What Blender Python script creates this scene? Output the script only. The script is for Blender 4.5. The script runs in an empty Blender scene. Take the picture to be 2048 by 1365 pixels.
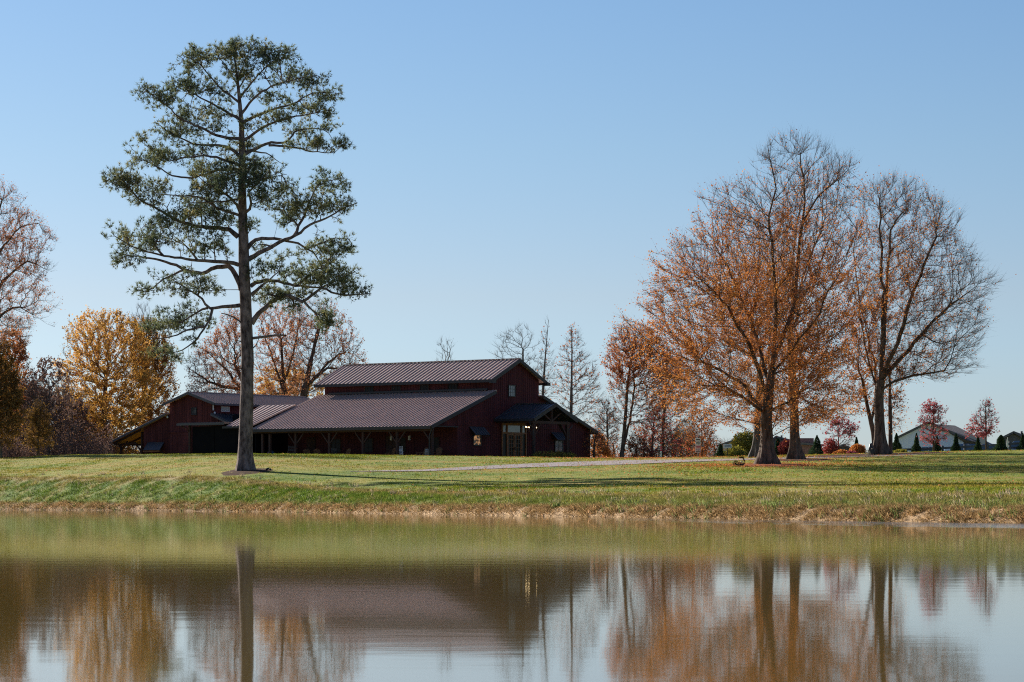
import bpy, math, random
import numpy as np
from mathutils import Vector, Matrix
random.seed(7); np.random.seed(7)
R = math.radians
# ------------------------------------------------------------------ camera, sky, sun, exposure
F, HZ, CH = 5800.0, 1000.0, 0.69          # focal length in px of a 2048 px wide frame, horizon row, camera height above the pond
scn = bpy.context.scene
cam_d = bpy.data.cameras.new("camera"); cam = bpy.data.objects.new("camera", cam_d)
scn.collection.objects.link(cam); scn.camera = cam
cam.location = (0, 0, CH); cam.rotation_euler = (R(90), 0, 0)
cam_d.sensor_width = 36; cam_d.lens = F/2048*36
cam_d.shift_y = (HZ-682.5)/2048; cam_d.clip_end = 20000; cam_d.clip_start = 0.1
SUN_EL = R(23); SX, SY = -0.60, 0.80      # sun stands left of and a little behind the barn
w = bpy.data.worlds.new("World"); scn.world = w; w.use_nodes = True
nt = w.node_tree; bg = nt.nodes['Background']
sky = nt.nodes.new('ShaderNodeTexSky'); sky.sky_type = 'NISHITA'; sky.sun_disc = False
sky.sun_elevation = SUN_EL; sky.sun_rotation = math.atan2(SX, SY)
sky.altitude = 100; sky.air_density = 1.0; sky.dust_density = 0.3; sky.ozone_density = 2.5
# a cool white balance that grows towards the horizon, as the camera recorded the sky
_g = nt.nodes.new('ShaderNodeNewGeometry'); _s = nt.nodes.new('ShaderNodeSeparateXYZ'); _r = nt.nodes.new('ShaderNodeValToRGB')
_m = nt.nodes.new('ShaderNodeMath'); _m.operation = 'MULTIPLY'; _m.inputs[1].default_value = -3.0
nt.links.new(_g.outputs['Incoming'], _s.inputs[0]); nt.links.new(_s.outputs[2], _m.inputs[0]); nt.links.new(_m.outputs[0], _r.inputs[0])
_e = _r.color_ramp.elements
for _i, (_p, _c) in enumerate([(0.0, (.75, .92, 1.40)), (.16, (.83, .96, 1.29)), (.21, (.89, .945, 1.18)), (.36, (.865, .985, 1.17)), (.5, (.835, .99, 1.19)), (1, (.8, .94, 1.15))]):
    if _i >= len(_e): _e.new(_p)
    _e[_i].position = _p; _e[_i].color = (*[v*.385 for v in _c], 1)
_x = nt.nodes.new('ShaderNodeVectorMath'); _x.operation = 'MULTIPLY'; _y = nt.nodes.new('ShaderNodeVectorMath'); _y.operation = 'SCALE'; _y.inputs['Scale'].default_value = 2
nt.links.new(sky.outputs[0], _x.inputs[0]); nt.links.new(_r.outputs[0], _x.inputs[1]); nt.links.new(_x.outputs[0], _y.inputs[0])
nt.links.new(_y.outputs[0], bg.inputs[0]); bg.inputs[1].default_value = 0.06
sl = bpy.data.lights.new("sun", 'SUN'); sl.energy = 5.0; sl.angle = R(0.53); sl.color = (1, .93, .82)
so = bpy.data.objects.new("sun", sl); scn.collection.objects.link(so)
sd = Vector((SX*math.cos(SUN_EL), SY*math.cos(SUN_EL), math.sin(SUN_EL)))
so.rotation_euler = sd.to_track_quat('Z', 'Y').to_euler()
scn.view_settings.view_transform = 'Standard'; scn.view_settings.look = 'None'
scn.view_settings.exposure = 0.82; scn.view_settings.gamma = 1
scn.render.engine = 'CYCLES'
scn.cycles.use_denoising = False
scn.cycles.pixel_filter_type = 'BLACKMAN_HARRIS'; scn.cycles.filter_width = 1.1
C = scn.collection

# ------------------------------------------------------------------ helpers
def P(px, py, D): return np.array(((px-1024)*D/F, D, CH+(HZ-py)*D/F))
def tag(o, label=None, cat=None, group=None, kind=None):
    if label: o['label'] = label
    if cat: o['category'] = cat
    if group: o['group'] = group
    if kind: o['kind'] = kind
    return o
def empty(name, loc, label=None, cat=None, group=None, rz=0):
    o = bpy.data.objects.new(name, None); C.objects.link(o); o.location = tuple(loc); o.rotation_euler = (0, 0, rz)
    return tag(o, label, cat, group)
def children(o): return [c for c in o.children]
def copy_tree(o, parent=None):
    c = o.copy(); C.objects.link(c)
    if parent is not None: c.parent = parent
    for ch in children(o): copy_tree(ch, c)
    return c
def link(name, me, mat, parent=None, label=None):
    o = bpy.data.objects.new(name, me); C.objects.link(o)
    if mat is not None and not me.materials: me.materials.append(mat)
    if parent is not None: o.parent = parent
    if label: o['label'] = label
    return o
def np_mesh(name, V, polys, smooth=False, attrs=None):
    """polys: list of (M,k) int arrays"""
    me = bpy.data.meshes.new(name)
    V = np.asarray(V, dtype=np.float32)
    polys = [np.asarray(p, dtype=np.int32) for p in polys if len(p)]
    loops = np.concatenate([p.ravel() for p in polys])
    tot = np.concatenate([np.full(len(p), p.shape[1], dtype=np.int32) for p in polys])
    start = np.concatenate(([0], np.cumsum(tot)[:-1])).astype(np.int32)
    me.vertices.add(len(V)); me.vertices.foreach_set('co', V.ravel())
    me.loops.add(len(loops)); me.loops.foreach_set('vertex_index', loops)
    me.polygons.add(len(tot)); me.polygons.foreach_set('loop_start', start)
    me.polygons.foreach_set('loop_total', tot)
    if smooth: me.polygons.foreach_set('use_smooth', np.ones(len(tot), dtype=bool))
    if attrs:
        for k, a in attrs.items():
            at = me.attributes.new(k, 'FLOAT', 'POINT'); at.data.foreach_set('value', np.asarray(a, dtype=np.float32))
    me.update(calc_edges=True)
    return me
class MB:
    """collects boxes, bars, tubes and polygons into one mesh"""
    def __init__(s): s.v = []; s.f = []; s.sm = []
    def add(s, vs, fs, smooth=False):
        b = len(s.v); s.v += [tuple(map(float, v)) for v in vs]; s.f += [[b+i for i in f] for f in fs]; s.sm += [smooth]*len(fs)
    def box(s, c, size, ax=None):
        """c centre, size full sizes along the axes ax (3 unit vectors)"""
        c = Vector(c); X, Y, Z = [Vector(a) for a in (ax or ((1,0,0),(0,1,0),(0,0,1)))]
        vs = [c+X*(sx*size[0]/2)+Y*(sy*size[1]/2)+Z*(sz*size[2]/2) for sx, sy, sz in
              ((-1,-1,-1),(1,-1,-1),(1,1,-1),(-1,1,-1),(-1,-1,1),(1,-1,1),(1,1,1),(-1,1,1))]
        fs = [(0,3,2,1),(4,5,6,7),(0,1,5,4),(1,2,6,5),(2,3,7,6),(3,0,4,7)]
        if X.cross(Y).dot(Z) < 0: fs = [f[::-1] for f in fs]
        s.add(vs, fs)
    def bar(s, a, b, wd, ht, up=(0,0,1)):
        a = Vector(a); b = Vector(b); d = (b-a); L = d.length; d.normalize()
        sdv = d.cross(Vector(up)); 
        if sdv.length < 1e-4: sdv = d.cross(Vector((1,0,0)))
        sdv.normalize(); u = sdv.cross(d)
        s.box((a+b)/2, (L, wd, ht), (d, sdv, u))
    def prism(s, poly, ext):
        """closed solid: polygon swept along ext"""
        n = len(poly); e = Vector(ext)
        vs = [Vector(p) for p in poly]+[Vector(p)+e for p in poly]
        nrm = Vector((0,0,0))
        for i in range(n): nrm += Vector(poly[i]).cross(Vector(poly[(i+1) % n]))
        o = nrm.dot(e) > 0
        fs = [tuple(range(n)), tuple(range(2*n-1, n-1, -1))]+[(i, n+i, n+(i+1) % n, (i+1) % n) for i in range(n)]
        if o: fs = [f[::-1] for f in fs]
        s.add(vs, fs)
    def tube(s, pts, rad, k=8, cap=True):
        pts = [Vector(p) for p in pts]; n = len(pts)
        if not hasattr(rad, '__len__'): rad = [rad]*n
        vs = []
        for i in range(n):
            d = (pts[min(i+1, n-1)]-pts[max(i-1, 0)]).normalized()
            ref = Vector((0,0,1)) if abs(d.z) < .9 else Vector((1,0,0))
            a = d.cross(ref).normalized(); b = a.cross(d)
            for j in range(k):
                t = 2*math.pi*j/k; vs.append(pts[i]+(a*math.cos(t)+b*math.sin(t))*rad[i])
        fs = [(i*k+j, i*k+(j+1) % k, (i+1)*k+(j+1) % k, (i+1)*k+j) for i in range(n-1) for j in range(k)]
        if cap: fs += [tuple(range(k))[::-1], tuple((n-1)*k+j for j in range(k))]
        s.add(vs, fs, True)
    def lathe(s, c, prof, k=16, squash=1.0):
        vs = []; c = Vector(c)
        for r, z in prof:
            for j in range(k):
                t = 2*math.pi*j/k; vs.append(c+Vector((r*math.cos(t), r*squash*math.sin(t), z)))
        n = len(prof)
        fs = [(i*k+j, i*k+(j+1) % k, (i+1)*k+(j+1) % k, (i+1)*k+j) for i in range(n-1) for j in range(k)]
        fs += [tuple(range(k))[::-1], tuple((n-1)*k+j for j in range(k))]
        s.add(vs, fs, True)
    def mesh(s, name='m'):
        me = bpy.data.meshes.new(name); me.from_pydata(s.v, [], s.f); me.polygons.foreach_set('use_smooth', s.sm); me.update(); return me
    def build(s, name, mat, parent=None, label=None): return link(name, s.mesh(name), mat, parent, label)

# ------------------------------------------------------------------ materials
def newmat(name):
    m = bpy.data.materials.new(name); m.use_nodes = True
    n = m.node_tree; return m, n, n.nodes, n.links, n.nodes['Principled BSDF']
def ramp(N, stops, interp='LINEAR'):
    r = N.new('ShaderNodeValToRGB'); r.color_ramp.interpolation = interp
    e = r.color_ramp.elements
    while len(e) < len(stops): e.new(0.5)
    for i, (p, c) in enumerate(stops): e[i].position = p; e[i].color = (*c, 1)
    return r
def noise_node(N, L, scale, detail=4, rough=.55, coord='Object', stretch=None):
    tc = N.new('ShaderNodeTexCoord') if coord != 'Position' else N.new('ShaderNodeNewGeometry')
    out = tc.outputs['Position'] if coord == 'Position' else tc.outputs[coord]
    n = N.new('ShaderNodeTexNoise'); n.inputs['Scale'].default_value = scale; n.inputs['Detail'].default_value = detail; n.inputs['Roughness'].default_value = rough
    if stretch:
        mp = N.new('ShaderNodeMapping'); mp.inputs['Scale'].default_value = stretch; L.new(out, mp.inputs['Vector']); out = mp.outputs[0]
    L.new(out, n.inputs['Vector']); return n
def plain(name, col, rough=.7, var=.25, scale=3, metal=0, stretch=None, bump=0, bscale=20, spec=.4):
    m, n, N, L, b = newmat(name)
    nz = noise_node(N, L, scale, 5, stretch=stretch)
    lo = tuple(c*(1-var) for c in col); hi = tuple(min(1, c*(1+var)) for c in col)
    r = ramp(N, [(.3, lo), (.7, hi)]); L.new(nz.outputs['Fac'], r.inputs[0]); L.new(r.outputs[0], b.inputs['Base Color'])
    b.inputs['Roughness'].default_value = rough; b.inputs['Metallic'].default_value = metal
    b.inputs['Specular IOR Level'].default_value = spec
    if bump:
        n2 = noise_node(N, L, bscale, 5, stretch=stretch); bp = N.new('ShaderNodeBump'); bp.inputs['Strength'].default_value = bump; bp.inputs['Distance'].default_value = .03
        L.new(n2.outputs['Fac'], bp.inputs['Height']); L.new(bp.outputs[0], b.inputs['Normal'])
    return m
def leafmat(name, stops, trans=.35, clump=.35):
    """leaf colour by leaf (random per island) and by clump (slow noise)"""
    m, n, N, L, b = newmat(name)
    N.remove(b)
    g = N.new('ShaderNodeNewGeometry')
    nz = N.new('ShaderNodeTexNoise'); nz.inputs['Scale'].default_value = clump; nz.inputs['Detail'].default_value = 3
    L.new(g.outputs['Position'], nz.inputs['Vector'])
    mx = N.new('ShaderNodeMath'); mx.operation = 'MULTIPLY_ADD'
    L.new(g.outputs['Random Per Island'], mx.inputs[0]); mx.inputs[1].default_value = .55
    mm = N.new('ShaderNodeMath'); mm.operation = 'MULTIPLY_ADD'; L.new(nz.outputs['Fac'], mm.inputs[0]); mm.inputs[1].default_value = 1.3; mm.inputs[2].default_value = -.42
    L.new(mm.outputs[0], mx.inputs[2])
    r = ramp(N, stops); L.new(mx.outputs[0], r.inputs[0])
    d = N.new('ShaderNodeBsdfDiffuse'); t = N.new('ShaderNodeBsdfTranslucent'); gl = N.new('ShaderNodeBsdfGlossy'); gl.inputs['Roughness'].default_value = .8
    L.new(r.outputs[0], d.inputs[0]); L.new(r.outputs[0], t.inputs[0])
    x = N.new('ShaderNodeMixShader'); x.inputs[0].default_value = trans; L.new(d.outputs[0], x.inputs[1]); L.new(t.outputs[0], x.inputs[2])
    y = N.new('ShaderNodeMixShader'); y.inputs[0].default_value = .03; L.new(x.outputs[0], y.inputs[1]); L.new(gl.outputs[0], y.inputs[2])
    L.new(y.outputs[0], N['Material Output'].inputs[0]); return m
def barkmat(name, c0, c1, scale=6, zst=.25):
    m, n, N, L, b = newmat(name)
    nz = noise_node(N, L, scale, 6, .65, stretch=(1, 1, zst)); r = ramp(N, [(.35, c0), (.62, c1)])
    L.new(nz.outputs['Fac'], r.inputs[0]); L.new(r.outputs[0], b.inputs['Base Color']); b.inputs['Roughness'].default_value = .9
    b.inputs['Specular IOR Level'].default_value = .15
    bp = N.new('ShaderNodeBump'); bp.inputs['Strength'].default_value = .9; bp.inputs['Distance'].default_value = .08
    L.new(nz.outputs['Fac'], bp.inputs['Height']); L.new(bp.outputs[0], b.inputs['Normal']); return m
M = {}
M['pine_bark'] = barkmat('pine_bark', (.045, .032, .029), (.27, .205, .18), 4.2, .45)
M['oak_bark'] = barkmat('oak_bark', (.042, .029, .021), (.18, .13, .10), 5, .25)
M['grey_bark'] = barkmat('grey_bark', (.06, .055, .05), (.17, .15, .135), 6, .3)
M['twig'] = plain('twig', (.085, .065, .06), .9)
M['needles'] = leafmat('needles', [(0, (.07, .10, .07)), (.45, (.13, .17, .09)), (.75, (.26, .25, .10)), (1, (.46, .36, .15))], .5, .5)
M['cone'] = plain('pine_cones', (.035, .02, .014), .9)
M['leaf_oak'] = leafmat('leaf_oak', [(0, (.19, .06, .024)), (.35, (.42, .135, .035)), (.6, (.60, .225, .05)), (1, (.78, .38, .10))], .5, .35)
M['leaf_oak_pale'] = leafmat('leaf_oak_pale', [(0, (.24, .08, .04)), (.4, (.46, .18, .08)), (.7, (.60, .27, .12)), (1, (.70, .36, .17))], .45, .4)
M['leaf_gold'] = leafmat('leaf_gold', [(0, (.27, .15, .03)), (.35, (.53, .29, .055)), (.6, (.70, .40, .085)), (1, (.82, .46, .18))], .5, .3)
M['leaf_gold_dark'] = leafmat('leaf_gold_dark', [(0, (.05, .03, .01)), (.4, (.14, .075, .018)), (.7, (.26, .14, .03)), (1, (.36, .2, .05))], .35, .3)
M['leaf_amber'] = leafmat('leaf_amber', [(0, (.15, .08, .02)), (.4, (.34, .17, .035)), (.7, (.5, .26, .06)), (1, (.6, .32, .12))], .45, .3)
M['leaf_red'] = leafmat('leaf_red', [(0, (.18, .04, .022)), (.4, (.42, .12, .045)), (.7, (.60, .23, .07)), (1, (.70, .34, .12))], .45, .5)
M['leaf_crimson'] = leafmat('leaf_crimson', [(0, (.14, .02, .025)), (.5, (.36, .055, .05)), (1, (.5, .15, .10))], .45, .6)
M['leaf_pink'] = leafmat('leaf_pink', [(0, (.2, .03, .045)), (.5, (.42, .09, .11)), (1, (.55, .2, .17))], .45, .6)
M['leaf_brown'] = leafmat('leaf_brown', [(0, (.09, .055, .05)), (.5, (.19, .115, .095)), (1, (.34, .20, .12))], .35, .4)
M['leaf_green'] = leafmat('leaf_green', [(0, (.02, .045, .025)), (.5, (.045, .085, .04)), (1, (.10, .14, .055))], .2, .9)
M['leaf_olive'] = leafmat('leaf_olive', [(0, (.10, .09, .02)), (.45, (.27, .25, .04)), (.75, (.50, .42, .06)), (1, (.45, .14, .05))], .4, .9)
M['red_wall'] = plain('red_board_wall', (.095, .026, .030), .75, .3, 1.2, stretch=(1, 1, .15), spec=.2)
M['red_wall_old'] = plain('weathered_red_board', (.12, .036, .036), .85, .45, 1.5, stretch=(1, 1, .12), spec=.15)
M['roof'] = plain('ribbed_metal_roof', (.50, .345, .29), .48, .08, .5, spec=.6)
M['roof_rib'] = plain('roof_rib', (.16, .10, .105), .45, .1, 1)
M['roof_dark_and_shaded'] = plain('dark_and_shaded_metal_roof', (.06, .06, .07), .35, .1, 1, spec=.5)  # dark metal; on the entry roof the shade is put into this colour
M['fascia'] = plain('dark_fascia', (.035, .033, .038), .5, .15, 2)
M['timber'] = plain('stained_timber', (.055, .026, .021), .7, .3, 3, stretch=(1, 1, .2))
M['soffit'] = plain('warm_soffit_boards', (.40, .17, .07), .7, .3, 2)
M['door_wood'] = plain('varnished_door_wood', (.26, .095, .03), .45, .25, 3, stretch=(1, 1, .2))
M['screen'] = plain('charcoal_screen', (.011, .011, .014), .9, .15, 1, spec=.03)
M['stone'] = plain('field_stone', (.16, .15, .14), .9, .5, 5, bump=.6, bscale=4)
M['dark'] = plain('dark_opening', (.012, .011, .013), .9, .2, 2)
M['white'] = plain('white_paint', (.75, .74, .72), .6, .08, 4)
M['black_metal'] = plain('black_metal', (.02, .02, .022), .4, .2, 4)
M['rust'] = plain('rusty_iron', (.085, .04, .022), .8, .5, 14, bump=.4)
M['cream'] = plain('cream_metal', (.6, .5, .3), .6, .2, 8)
M['slat_wood'] = plain('cedar_slats', (.26, .12, .06), .7, .3, 6)
M['grey_wood'] = plain('grey_weathered_wood', (.12, .115, .12), .85, .3, 4, stretch=(.3, .3, 1))
M['oak_barrel'] = plain('barrel_staves', (.30, .25, .2), .8, .25, 6, stretch=(1, 1, .2))
M['siding'] = plain('pale_blue_siding', (.74, .80, .96), .7, .06, 1)
M['beige'] = plain('beige_siding', (.62, .54, .44), .7, .08, 1)
M['shingle'] = plain('brown_shingles', (.16, .125, .12), .9, .3, 3, bump=.3)
M['shingle_tan'] = plain('tan_shingles', (.30, .22, .17), .9, .25, 3)
M['brick'] = plain('red_brick_wall', (.25, .13, .11), .9, .25, 6)
M['sign_white'] = plain('sign_white', (.85, .82, .86), .5, .06, 6)
M['sign_pink'] = plain('sign_pink', (.85, .60, .66), .5, .06, 6)
M['sign_ink'] = plain('sign_ink', (.05, .045, .06), .6, .1, 6)
M['sign_red'] = plain('sign_red', (.5, .03, .06), .5, .1, 6)
M['rubber'] = plain('tyre_rubber', (.02, .02, .022), .9, .1, 6)
M['chrome'] = plain('bright_metal', (.6, .6, .62), .25, .05, 6, metal=1)
M['cloth_blue'] = plain('blue_cloth', (.04, .10, .22), .8, .2, 4)
M['cloth_pink'] = plain('dusty_pink_cloth', (.42, .25, .33), .8, .15, 4)
def glassmat(name, tint, rough=.06, grad=None):
    m, n, N, L, b = newmat(name); nz = noise_node(N, L, 1.7, 3); r = ramp(N, [(.35, tuple(c*.4 for c in tint)), (.65, tint)])
    L.new(nz.outputs['Fac'], r.inputs[0]); L.new(r.outputs[0], b.inputs['Base Color']); b.inputs['Roughness'].default_value = rough
    b.inputs['Specular IOR Level'].default_value = 1.0; b.inputs['Coat Weight'].default_value = .6; b.inputs['Coat Roughness'].default_value = .03; return m
M['glass'] = glassmat('window_glass', (.03, .035, .045))
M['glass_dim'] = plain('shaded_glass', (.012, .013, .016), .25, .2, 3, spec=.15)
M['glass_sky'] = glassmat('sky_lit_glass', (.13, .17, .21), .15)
M['car_glass'] = glassmat('car_glass', (.03, .06, .09))
def paint(name, col):
    m, n, N, L, b = newmat(name); nz = noise_node(N, L, 2.5, 3); r = ramp(N, [(.3, tuple(c*.85 for c in col)), (.7, col)]); L.new(nz.outputs['Fac'], r.inputs[0]); L.new(r.outputs[0], b.inputs['Base Color'])
    b.inputs['Metallic'].default_value = .0; b.inputs['Roughness'].default_value = .3; b.inputs['Coat Weight'].default_value = 1; b.inputs['Coat Roughness'].default_value = .05; return m
m, n, N, L, b = newmat('bulb_glow'); b.inputs['Emission Color'].default_value = (1, .72, .35, 1); b.inputs['Emission Strength'].default_value = 3.5; M['bulb'] = m
m, n, N, L, b = newmat('lit_interior'); nz = noise_node(N, L, 4, 2); r = ramp(N, [(.45, (.02, .015, .01)), (.6, (.9, .45, .18))]); L.new(nz.outputs['Fac'], r.inputs[0]); L.new(r.outputs[0], b.inputs['Emission Color']); b.inputs['Emission Strength'].default_value = .22; b.inputs['Base Color'].default_value = (.03, .03, .035, 1); b.inputs['Roughness'].default_value = .15; M['lit_glass'] = m

# ------------------------------------------------------------------ terrain
def pchip(x, y, xi):
    """x,y (n,) increasing; monotone cubic"""
    x = np.asarray(x, float); y = np.asarray(y, float); xi = np.clip(xi, x[0], x[-1])
    h = np.diff(x); d = np.diff(y)/h; m = np.zeros(len(x))
    m[0] = d[0]; m[-1] = d[-1]
    for i in range(1, len(x)-1):
        if d[i-1]*d[i] > 0:
            w1 = 2*h[i]+h[i-1]; w2 = h[i]+2*h[i-1]; m[i] = (w1+w2)/(w1/d[i-1]+w2/d[i])
    k = np.clip(np.searchsorted(x, xi, side='right')-1, 0, len(x)-2)
    t = (xi-x[k])/h[k]
    return ((2*t**3-3*t**2+1)*y[k]+(t**3-2*t**2+t)*h[k]*m[k]+(-2*t**3+3*t**2)*y[k+1]+(t**3-t**2)*h[k]*m[k+1])
CA = [-700, -300, 0, 150, 500, 900, 1024, 1180, 1300, 1400, 1536, 1760, 1850, 2048, 2600]
SHY = pchip([-700, 0, 500, 1024, 1536, 2048, 2600], [1014.5, 1020, 1024, 1032, 1040, 1047, 1052], np.array(CA, float))
SHD = CH*F/(SHY-1000)
LIPY = [920, 918, 917, 911, 911, 915, 916.5, 918.5, 918.5, 917, 913.5, 908, 905.5, 902, 895]
LIPD = [262, 262, 262, 262, 258, 255, 255, 252, 246, 242, 238, 235, 234, 232, 230]
MIDY = pchip([-700, 0, 500, 1024, 1536, 2048, 2600], [938, 934, 936, 940, 930, 932, 932], np.array(CA, float))
MIDD = pchip([-700, 0, 500, 1024, 1536, 2048, 2600], [252, 236, 190, 187, 190, 178, 170], np.array(CA, float))
BKY = pchip([-700, 0, 500, 700, 1024, 1410, 1536, 2048, 2600], [955, 956, 959, 961, 966, 968, 967, 961, 958], np.array(CA, float))
BKD = pchip([-700, 0, 500, 700, 1024, 1410, 2048, 2600], [246, 211, 179, 172, 163, 150, 148, 148], np.array(CA, float))
def knots(c):
    c = max(CA[0], min(CA[-1], c))
    sh = float(pchip(CA, SHD, np.array([c]))[0]); bk = float(pchip(CA, BKD, np.array([c]))[0]); md = float(pchip(CA, MIDD, np.array([c]))[0]); lp = float(pchip(CA, LIPD, np.array([c]))[0])
    zb = CH+(HZ-float(np.interp(c, CA, BKY)))*bk/F; zm = CH+(HZ-float(np.interp(c, CA, MIDY)))*md/F
    zl = CH+(HZ-float(pchip(CA, LIPY, np.array([c]))[0]))*lp/F
    ds = [1, sh*.5, sh-6, sh-.15, sh+.45, sh+1.5, bk, md, lp, lp+14, 330, 3000]
    zs = [-1.6, -1.5, -.8, -.05, .16, .38, zb, zm, zl, zl-.05, zl-.15, zl-.15]
    return ds, zs, sh
def zground(X, Y):
    c = 1024+F*X/Y; ds, zs, sh = knots(c); return float(pchip(ds, zs, np.array([Y]))[0])
def on(px, D): X = (px-1024)*D/F; return np.array((X, D, zground(X, D)))
def hit(px, py):
    """where the sight line through a photo pixel meets the lawn"""
    ds, zs, sh = knots(px); D = np.linspace(sh, ds[8]-.3, 2600); z = pchip(ds, zs, D)
    yy = HZ-(z-CH)*F/D; k = np.argmax(yy <= py) if (yy <= py).any() else len(D)-1
    return np.array(((px-1024)*D[k]/F, D[k], z[k]))
cols = np.concatenate([np.linspace(-9000, -900, 16)[:-1], np.linspace(-900, 2900, 380), np.linspace(2900, 11000, 16)[1:]])
NJ = 150
tt = np.linspace(0, 1, NJ)
GV = []; GS = []
from mathutils import noise as mn
for c in cols:
    ds, zs, sh = knots(c); lp = ds[8]
    D = np.concatenate([[4, sh*.4, sh-8, sh-3, sh-1.2], sh-.6+np.linspace(0, 3.2, 18), sh+2.6+(lp+6-sh-2.6)*(np.linspace(0, 1, 96)[1:]), [lp+12, lp+25, lp+50, lp+90, 420, 600, 1000, 1800, 3000]])
    z = pchip(ds, zs, D)
    for d, zz in zip(D, z):
        X = (c-1024)*d/F
        s = d-sh
        if -1 < s < 14 and -1000 < c < 3000:
            zz += .05*mn.noise(Vector((X*.9, d*.9, 0)))*min(1, max(0, 1.2-abs(s-1.5)/12))
        if s > 0 and d < 400: zz += .05*mn.noise(Vector((X*.12, d*.05, 7)))
        GV.append((X, d, zz)); GS.append(s)
nr = len(GV)//len(cols); nc = len(cols)
idx = np.arange(nr*nc).reshape(nc, nr)
quads = np.stack([idx[:-1, :-1], idx[1:, :-1], idx[1:, 1:], idx[:-1, 1:]], -1).reshape(-1, 4)
# ground behind and beside the camera, so that the pond closes round it
gme = np_mesh('ground', np.array(GV), [quads], True, {'sd': GS})
def ground_color(N, L):
    """colour of the turf from position: straw at the waterline, a green bank, mown lawn with dry bands"""
    g = N.new('ShaderNodeNewGeometry'); at = N.new('ShaderNodeAttribute'); at.attribute_name = 'sd'
    def nz(scale, detail, st):
        mp = N.new('ShaderNodeMapping'); mp.inputs['Scale'].default_value = st; L.new(g.outputs['Position'], mp.inputs['Vector'])
        n = N.new('ShaderNodeTexNoise'); n.inputs['Scale'].default_value = scale; n.inputs['Detail'].default_value = detail; n.inputs['Roughness'].default_value = .6; L.new(mp.outputs[0], n.inputs['Vector']); return n
    big = nz(.10, 4, (.35, 1.1, 1)); med = nz(.9, 4, (1, .6, 1)); fine = nz(9, 3, (1, .5, 1))
    r1 = ramp(N, [(.36, (.10, .19, .018)), (.46, (.19, .245, .026)), (.53, (.31, .27, .04)), (.62, (.40, .255, .075))])
    L.new(big.outputs['Fac'], r1.inputs[0])
    r2 = ramp(N, [(.35, (.09, .16, .014)), (.5, (.23, .25, .032)), (.65, (.44, .33, .085))]); L.new(med.outputs['Fac'], r2.inputs[0])
    mx = N.new('ShaderNodeMixRGB'); mx.inputs[0].default_value = .5; L.new(r1.outputs[0], mx.inputs[1]); L.new(r2.outputs[0], mx.inputs[2])
    # bank zones by distance from the waterline
    ad = N.new('ShaderNodeMath'); ad.operation = 'MULTIPLY_ADD'; L.new(med.outputs['Fac'], ad.inputs[0]); ad.inputs[1].default_value = 3.0; L.new(at.outputs['Fac'], ad.inputs[2])
    def band(lo, hi):
        mr = N.new('ShaderNodeMapRange'); mr.inputs['From Min'].default_value = lo; mr.inputs['From Max'].default_value = hi; mr.interpolation_type = 'SMOOTHSTEP'; L.new(ad.outputs[0], mr.inputs['Value']); return mr
    straw = band(4.4, 2.9); green = band(12.5, 9.5); dry = band(15, 12.5)
    mb0 = N.new('ShaderNodeMixRGB'); L.new(dry.outputs[0], mb0.inputs[0]); L.new(mx.outputs[0], mb0.inputs[1])
    rdry = ramp(N, [(.3, (.27, .23, .075)), (.7, (.42, .31, .15))]); L.new(med.outputs['Fac'], rdry.inputs[0]); L.new(rdry.outputs[0], mb0.inputs[2])
    mb = N.new('ShaderNodeMixRGB'); L.new(green.outputs[0], mb.inputs[0]); L.new(mb0.outputs[0], mb.inputs[1])
    sx_ = N.new('ShaderNodeSeparateXYZ'); L.new(g.outputs['Position'], sx_.inputs[0]); mrx = N.new('ShaderNodeMapRange'); mrx.inputs['From Min'].default_value = -6; mrx.inputs['From Max'].default_value = 9; mrx.inputs['To Min'].default_value = 1; mrx.inputs['To Max'].default_value = .35; L.new(sx_.outputs[0], mrx.inputs['Value'])
    gm = N.new('ShaderNodeMath'); gm.operation = 'MULTIPLY'; L.new(green.outputs[0], gm.inputs[0]); L.new(mrx.outputs[0], gm.inputs[1]); L.new(gm.outputs[0], mb.inputs[0])
    r3 = ramp(N, [(.3, (.08, .15, .02)), (.5, (.17, .23, .04)), (.7, (.36, .29, .10))]); L.new(med.outputs['Fac'], r3.inputs[0]); L.new(r3.outputs[0], mb.inputs[2])
    mc = N.new('ShaderNodeMixRGB'); L.new(straw.outputs[0], mc.inputs[0]); L.new(mb.outputs[0], mc.inputs[1])
    r4 = ramp(N, [(.3, (.18, .11, .055)), (.5, (.42, .27, .14)), (.7, (.60, .42, .25))]); L.new(fine.outputs['Fac'], r4.inputs[0]); L.new(r4.outputs[0], mc.inputs[2])
    hv = N.new('ShaderNodeMixRGB'); hv.blend_type = 'MULTIPLY'; hv.inputs[0].default_value = 1
    r5 = ramp(N, [(.3, (.7, .7, .7)), (.7, (1.2, 1.2, 1.2))]); L.new(fine.outputs['Fac'], r5.inputs[0]); L.new(mc.outputs[0], hv.inputs[1]); L.new(r5.outputs[0], hv.inputs[2])
    return hv, fine
m, n, N, L, b = newmat('turf'); col, fine = ground_color(N, L)
L.new(col.outputs[0], b.inputs['Base Color']); b.inputs['Roughness'].default_value = .95; b.inputs['Specular IOR Level'].default_value = .1
bp = N.new('ShaderNodeBump'); bp.inputs['Strength'].default_value = .7; bp.inputs['Distance'].default_value = .08; L.new(fine.outputs['Fac'], bp.inputs['Height']); L.new(bp.outputs[0], b.inputs['Normal'])
M['turf'] = m
m, n, N, L, b = newmat('grass_blades'); col, fine = ground_color(N, L)
g = N.new('ShaderNodeNewGeometry'); r = ramp(N, [(0, (.45, .5, .4)), (.7, (1.1, 1.1, .95)), (.93, (1.5, 1.5, 1.3)), (1, (2.3, 2.2, 2.2))]); L.new(g.outputs['Random Per Island'], r.inputs[0])
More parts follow.
